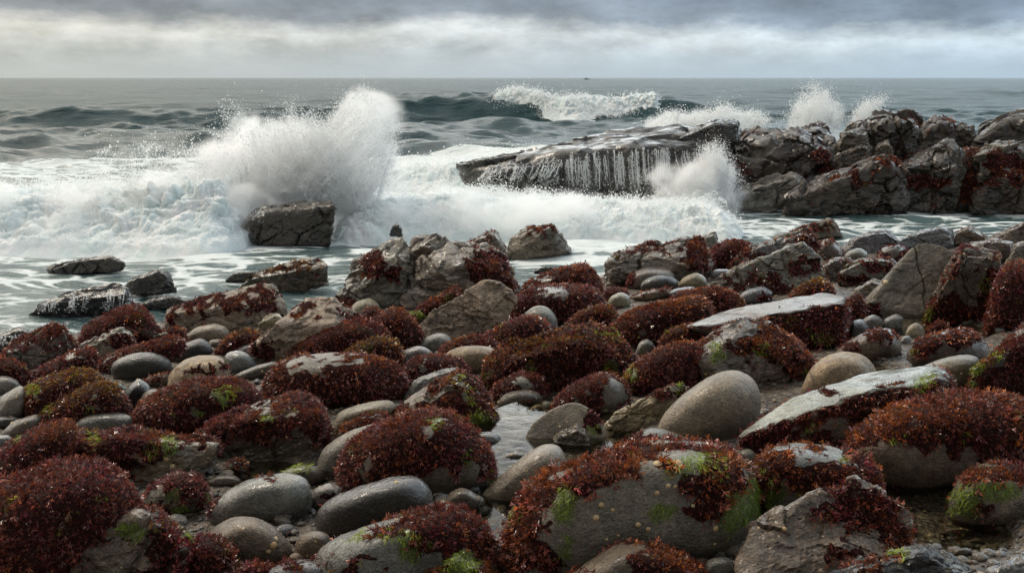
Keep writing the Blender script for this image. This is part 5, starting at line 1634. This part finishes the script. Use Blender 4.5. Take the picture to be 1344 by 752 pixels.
BASE = [(275, 318), (335, 292), (400, 275), (470, 285), (520, 305)]
pp = [burst(17.0, BASE, [(455, 215), (440, 150), (452, 125), (478, 112), (492, 124), (508, 150), (526, 176), (520, 215), (510, 250)], 270, 430, .0037, .075, .45),
      burst(17.0, BASE, [(300, 260), (312, 200), (330, 165), (352, 150), (380, 148), (410, 138), (432, 165), (440, 215), (420, 250)], 390, 430, .0037, .10, .45),
      burst(17.0, BASE, [(285, 200), (284, 140), (300, 112), (330, 150), (380, 120), (430, 135), (450, 108), (485, 105), (510, 125), (531, 185), (480, 150), (380, 180), (310, 190)], 280, 60, .0044, .13, .5, .45),
      burst(17.0, BASE, [(255, 290), (262, 235), (300, 215), (420, 250), (510, 240), (524, 280), (470, 290), (350, 285)], 170, 260, .0040, .13, .4, 1.0)]
drops("spray_drops", "tall burst of spray thrown up over the split block", np.concatenate([q[0] for q in pp]), np.concatenate([q[1] for q in pp]))
pp = [burst(16.6, [(-80, 300), (100, 300), (340, 300)], [(-80, 240), (0, 238), (100, 236), (180, 222), (260, 210), (300, 190), (340, 230), (340, 290), (200, 270), (0, 280), (-80, 280)], 420, 260, .0050, .12, .4),
      burst(16.2, [(250, 330), (300, 330), (350, 320)], [(200, 270), (300, 260), (370, 285), (352, 305), (320, 300), (280, 320), (220, 320)], 160, 260, .0045, .10, .3),
      burst(16.9, [(100, 240), (200, 230), (300, 220)], [(120, 200), (200, 185), (290, 170), (290, 215), (160, 225)], 60, 50, .0055, .18, .4)]
drops("spray_drops", "low spray flying along the top of the left surf wall", np.concatenate([q[0] for q in pp]), np.concatenate([q[1] for q in pp]))
pp = [burst(19.1, [(880, 262), (930, 262), (960, 262)], [(845, 262), (868, 246), (893, 225), (915, 205), (925, 188), (940, 180), (952, 190), (955, 215), (968, 225), (962, 250), (970, 268), (900, 262)], 240, 420, .0044, .14, .35),
      burst(17.6, [(480, 300), (700, 290), (960, 285)], [(480, 255), (560, 242), (640, 240), (760, 256), (880, 262), (950, 255), (960, 285), (700, 285), (480, 290)], 300, 200, .0052, .12, .35)]
drops("spray_drops", "white spray bursting at the shoreward end of the waterfall ledge", np.concatenate([q[0] for q in pp]), np.concatenate([q[1] for q in pp]))
pp = [burst(25, [(830, 185), (900, 178), (1010, 170)], [(836, 168), (880, 148), (915, 150), (945, 140), (955, 134), (985, 146), (1015, 158), (1000, 170), (900, 175)], 190, 430, .0054, .15, .5),
      burst(25, [(1010, 178), (1070, 170), (1120, 170)], [(1040, 150), (1050, 120), (1064, 106), (1078, 108), (1100, 135), (1110, 160), (1060, 165)], 120, 330, .0048, .15, .5),
      burst(25, [(1110, 178), (1150, 165)], [(1118, 160), (1132, 135), (1150, 126), (1168, 124), (1155, 150), (1140, 162)], 80, 170, .0052, .15, .5)]
drops("spray_drops", "plumes of spray rising behind the dark ridge", np.concatenate([q[0] for q in pp]), np.concatenate([q[1] for q in pp]))
pp = [burst(BW_Y - 1.2, [(680, 140), (780, 140), (870, 140)], [(660, 117), (700, 116), (780, 122), (840, 118), (868, 118), (872, 140), (800, 140), (720, 132)], 90, 60, .018, .16, .5)]
drops("spray_drops", "spray blown off the crest of the distant breaking wave", np.concatenate([q[0] for q in pp]), np.concatenate([q[1] for q in pp]))

for (fp, fnn, st_), lab, ds_ in zip(FROTH, ("froth flung off the left wall of white water", "froth flung off the middle bank of white water", "froth on the foam heap behind the ledge", "froth tumbling down the distant wave"), (.006, .006, .009, .017)):
    n_ = min(60000, len(fp) * 2) if ds_ < .02 else 9000
    ix = rng.integers(0, len(fp), n_)
    dq = np.abs(rng.normal(0, 1, n_)) ** 1.6 * st_ * 2.2
    P_ = fp[ix] + fnn[ix] * dq[:, None] + rng.normal(0, 1, (n_, 3)) * st_ * .8
    k_ = perlin(P_ * .9 / (st_ / .02) + 7) > -.12
    drops("froth_drops", lab, P_[k_], ds_ * np.clip(rng.lognormal(0, .6, k_.sum()), .3, 3), "froth")
haze_blob("spray_mist", "white mist in the heart of the tall spray burst", 405, 248, 17.3, 2.0, 1.0, 1.35, M1)
haze_blob("spray_mist", "mist of the upper right lobe of the tall spray burst", 478, 170, 17.3, .85, .7, 1.0, M2)
haze_blob("spray_mist", "mist of the left lobe of the tall spray burst", 350, 205, 17.4, 1.1, .7, 1.0, M2)
haze_blob("spray_mist", "mist where the tall burst joins the surf wall", 295, 250, 16.9, 1.2, .8, 1.0, M1)
haze_blob("spray_mist", "mist drifting off the left surf wall", 240, 290, 16.3, 2.6, 1.0, 1.15, M1)
haze_blob("spray_mist", "mist over the far left surf", 40, 305, 15.9, 2.6, 1.0, 1.0, M2)
haze_blob("spray_mist", "mist hanging over the middle bank of white water", 660, 282, 16.9, 3.8, .9, .60, M2)
haze_blob("spray_mist", "mist around the spray at the ledge's shoreward end", 905, 258, 18.9, 1.35, .6, .95, M2)
haze_blob("spray_mist", "mist of the plume rising behind the ridge", 1072, 165, 25.2, 1.0, .7, .95, M3)
haze_blob("spray_mist", "mist behind the waterfall ledge", 915, 175, 25.2, 2.0, .8, .7, M2)


# ------------------------------------------------------------------ water running off the rocks
def tree_of(key):
    V, fc, root = BVHS[key]
    return BVHTree.FromPolygons([tuple(v) for v in V], [tuple(int(i) for i in f) for f in fc]), root


def trickles(key, paths, wpx, off=.03, dn=55, ds=.0062):
    tr, root = tree_of(key)
    DP = []
    Vv, Fv = [], []
    O = Vector((0, 0, CAMZ))
    for (xa, ya, xb, yb_) in paths:
        pts = []
        n = 9
        for i in range(n + 1):
            t = i / n
            x = xa + (xb - xa) * t ** 1.4 + rng.normal(0, .25)
            y = ya + (yb_ - ya) * t
            d = Vector(ray(x, y)).normalized()
            h = tr.ray_cast(O, d)
            if h[0] is None:
                continue
            q = h[0] - d * (off * (1 + .6 * t))
            if pts and (q - pts[-1]).length > .5:
                break
            pts.append(q)
        if len(pts) < 3:
            continue
        pa = np.array([tuple(q) for q in pts])
        nd = int(dn * rng.uniform(.3, 1.6))
        ti = rng.uniform(0, len(pa) - 1.001, nd)
        i0 = ti.astype(int)
        pd = pa[i0] + (pa[i0 + 1] - pa[i0]) * (ti - i0)[:, None]
        DP.append(pd + rng.normal(0, 1, pd.shape) * np.array([.020, .02, .012]) * (.4 + ti / len(pa))[:, None])
        if rng.uniform() < .5:
            continue
        i_a = rng.integers(0, max(1, len(pts) // 3))
        pts = pts[i_a:len(pts) - rng.integers(0, max(1, len(pts) // 3))]
        if len(pts) < 3:
            continue
        w = wpx * rng.uniform(.3, 1.2) * pts[0].length / F / 2
        for i, q in enumerate(pts):
            ww = w * (1.15 - .5 * abs(2 * i / len(pts) - .7)) * rng.uniform(.6, 1.3)
            side = Vector((1, 0, 0))
            back = Vector((0, .6, 0))
            o_ = len(Vv)
            Vv += [tuple(q - side * ww), tuple(q - back * ww), tuple(q + side * ww), tuple(q + back * ww)]
            if i:
                p0 = o_ - 4
                for k in range(4):
                    Fv.append([p0 + k, p0 + (k + 1) % 4, o_ + (k + 1) % 4, o_ + k])
    if DP:
        DP = np.concatenate(DP)
        o_ = drops("falling_drops", None, DP - np.array(root.location), ds * np.clip(rng.lognormal(0, .5, len(DP)), .4, 2.5), None)
        o_.parent = root
    if Vv:
        loc = np.array(root.location)
        m_ = mesh_np("water_trickle", np.array(Vv) - loc, np.array(Fv), MAT_DROP, True)
        link("water_trickle", m_, root, kind="stuff")


pth = []
xr = np.array([640, 690, 720, 760, 800, 830, 880, 915, 940])
top_ = np.array([222, 216, 211, 206, 202, 199, 197, 193, 190])
bot_ = np.array([236, 240, 244, 248, 250, 250, 249, 246, 242])
for _c in range(46):
    xc = rng.uniform(645, 940)
    wd = rng.choice([1.2, 2.5, 5.0, 9.0])
    tfr = rng.uniform(-5, 4)
    for _ in range(int(rng.integers(3, 9) * (1.5 if xc > 800 else 1))):
        x = xc + rng.normal(0, wd)
        tb = np.interp(x, xr, top_) + tfr + rng.uniform(-3, 4)
        bb = np.interp(x, xr, bot_) - rng.uniform(0, 30) * rng.uniform()
        if bb < tb + 8:
            continue
        lean = -14 if x < 740 else (3 if x < 880 else 12)
        pth.append((x, tb, x + lean * rng.uniform(.3, 1.4) + rng.normal(0, 2), bb))
trickles('ledge', pth, .95)
pth = []
for _ in range(40):
    x = rng.uniform(640, 735)
    pth.append((x, 213 + rng.uniform(-2, 6) - (x - 690) * .05, x - rng.uniform(6, 18), 238 + rng.uniform(-4, 3)))
trickles('step', pth, 1.0)
pth = []
for grp, n in (((52, 82), 14), ((86, 104), 12), ((108, 122), 4), ((140, 150), 9), ((156, 172), 7)):
    for _ in range(n):
        x = rng.uniform(*grp)
        pth.append((x, np.interp(x, [50, 100, 170], [398, 385, 376]) + rng.uniform(0, 5), x - rng.uniform(-1, 5), 411 - rng.uniform(0, 8)))
trickles('hump', pth, .8, dn=14, ds=.005)
pth = [(rng.uniform(0, 38), 438 + rng.uniform(0, 4), 0, 0) for _ in range(16)]
trickles('farleft', [(a_, b_, a_ - rng.uniform(0, 7), 453) for a_, b_, _, _ in pth], .9, dn=12, ds=.005)

# ------------------------------------------------------------------ ship on the horizon
SY0 = 1600.0
sp = at(770, 102.5, SY0)
ship = bpy.data.objects.new("ship", None)
COL.objects.link(ship)
ship.location = (sp[0], SY0, 0)
ship.scale = (.7, .7, .7)
ship["label"] = "tiny dark ship on the horizon beyond the breaking wave"
ship["category"] = "ship"
MAT_SHIP, nt, out = new_mat("ship_paint")
b = NB(nt)
pr = b.n("ShaderNodeBsdfPrincipled")
geo = b.n("ShaderNodeNewGeometry")
b.l(b.mix(b.noise(geo.outputs["Position"], .5), (.05, .06, .07, 1), (.12, .13, .14, 1)), pr.inputs["Base Color"])
b.l(pr.outputs[0], out.inputs[0])


def prism(name, secs, parent):
    """loft of rectangular sections: (x, half-depth, z0, z1)"""
    V, Fc = [], []
    for (x, hd, z0, z1) in secs:
        V += [(x, -hd * .6, z0), (x, hd * .6, z0), (x, hd, z1), (x, -hd, z1)]
    for i in range(len(secs) - 1):
        a = 4 * i
        for k in range(4):
            Fc.append([a + k, a + (k + 1) % 4, a + 4 + (k + 1) % 4, a + 4 + k])
    e = 4 * (len(secs) - 1)
    Fc += [[0, 3, 2, 1], [e, e + 1, e + 2, e + 3]]
    return link(name, mesh_np(name, np.array(V, float), np.array(Fc), MAT_SHIP, False), parent)


prism("hull", [(-6.5, 1.2, -.3, 1.5), (-5, 1.8, -.6, 1.3), (0, 2, -.6, 1.1), (4, 1.7, -.6, 1.5), (6.5, .2, -.2, 2.1)], ship)
prism("wheelhouse", [(-2.6, 1.2, 1.0, 3.3), (.6, 1.2, 1.0, 3.3)], ship)
prism("mast", [(-1.1, .12, 3.2, 5.6), (-.9, .12, 3.2, 5.6)], ship)
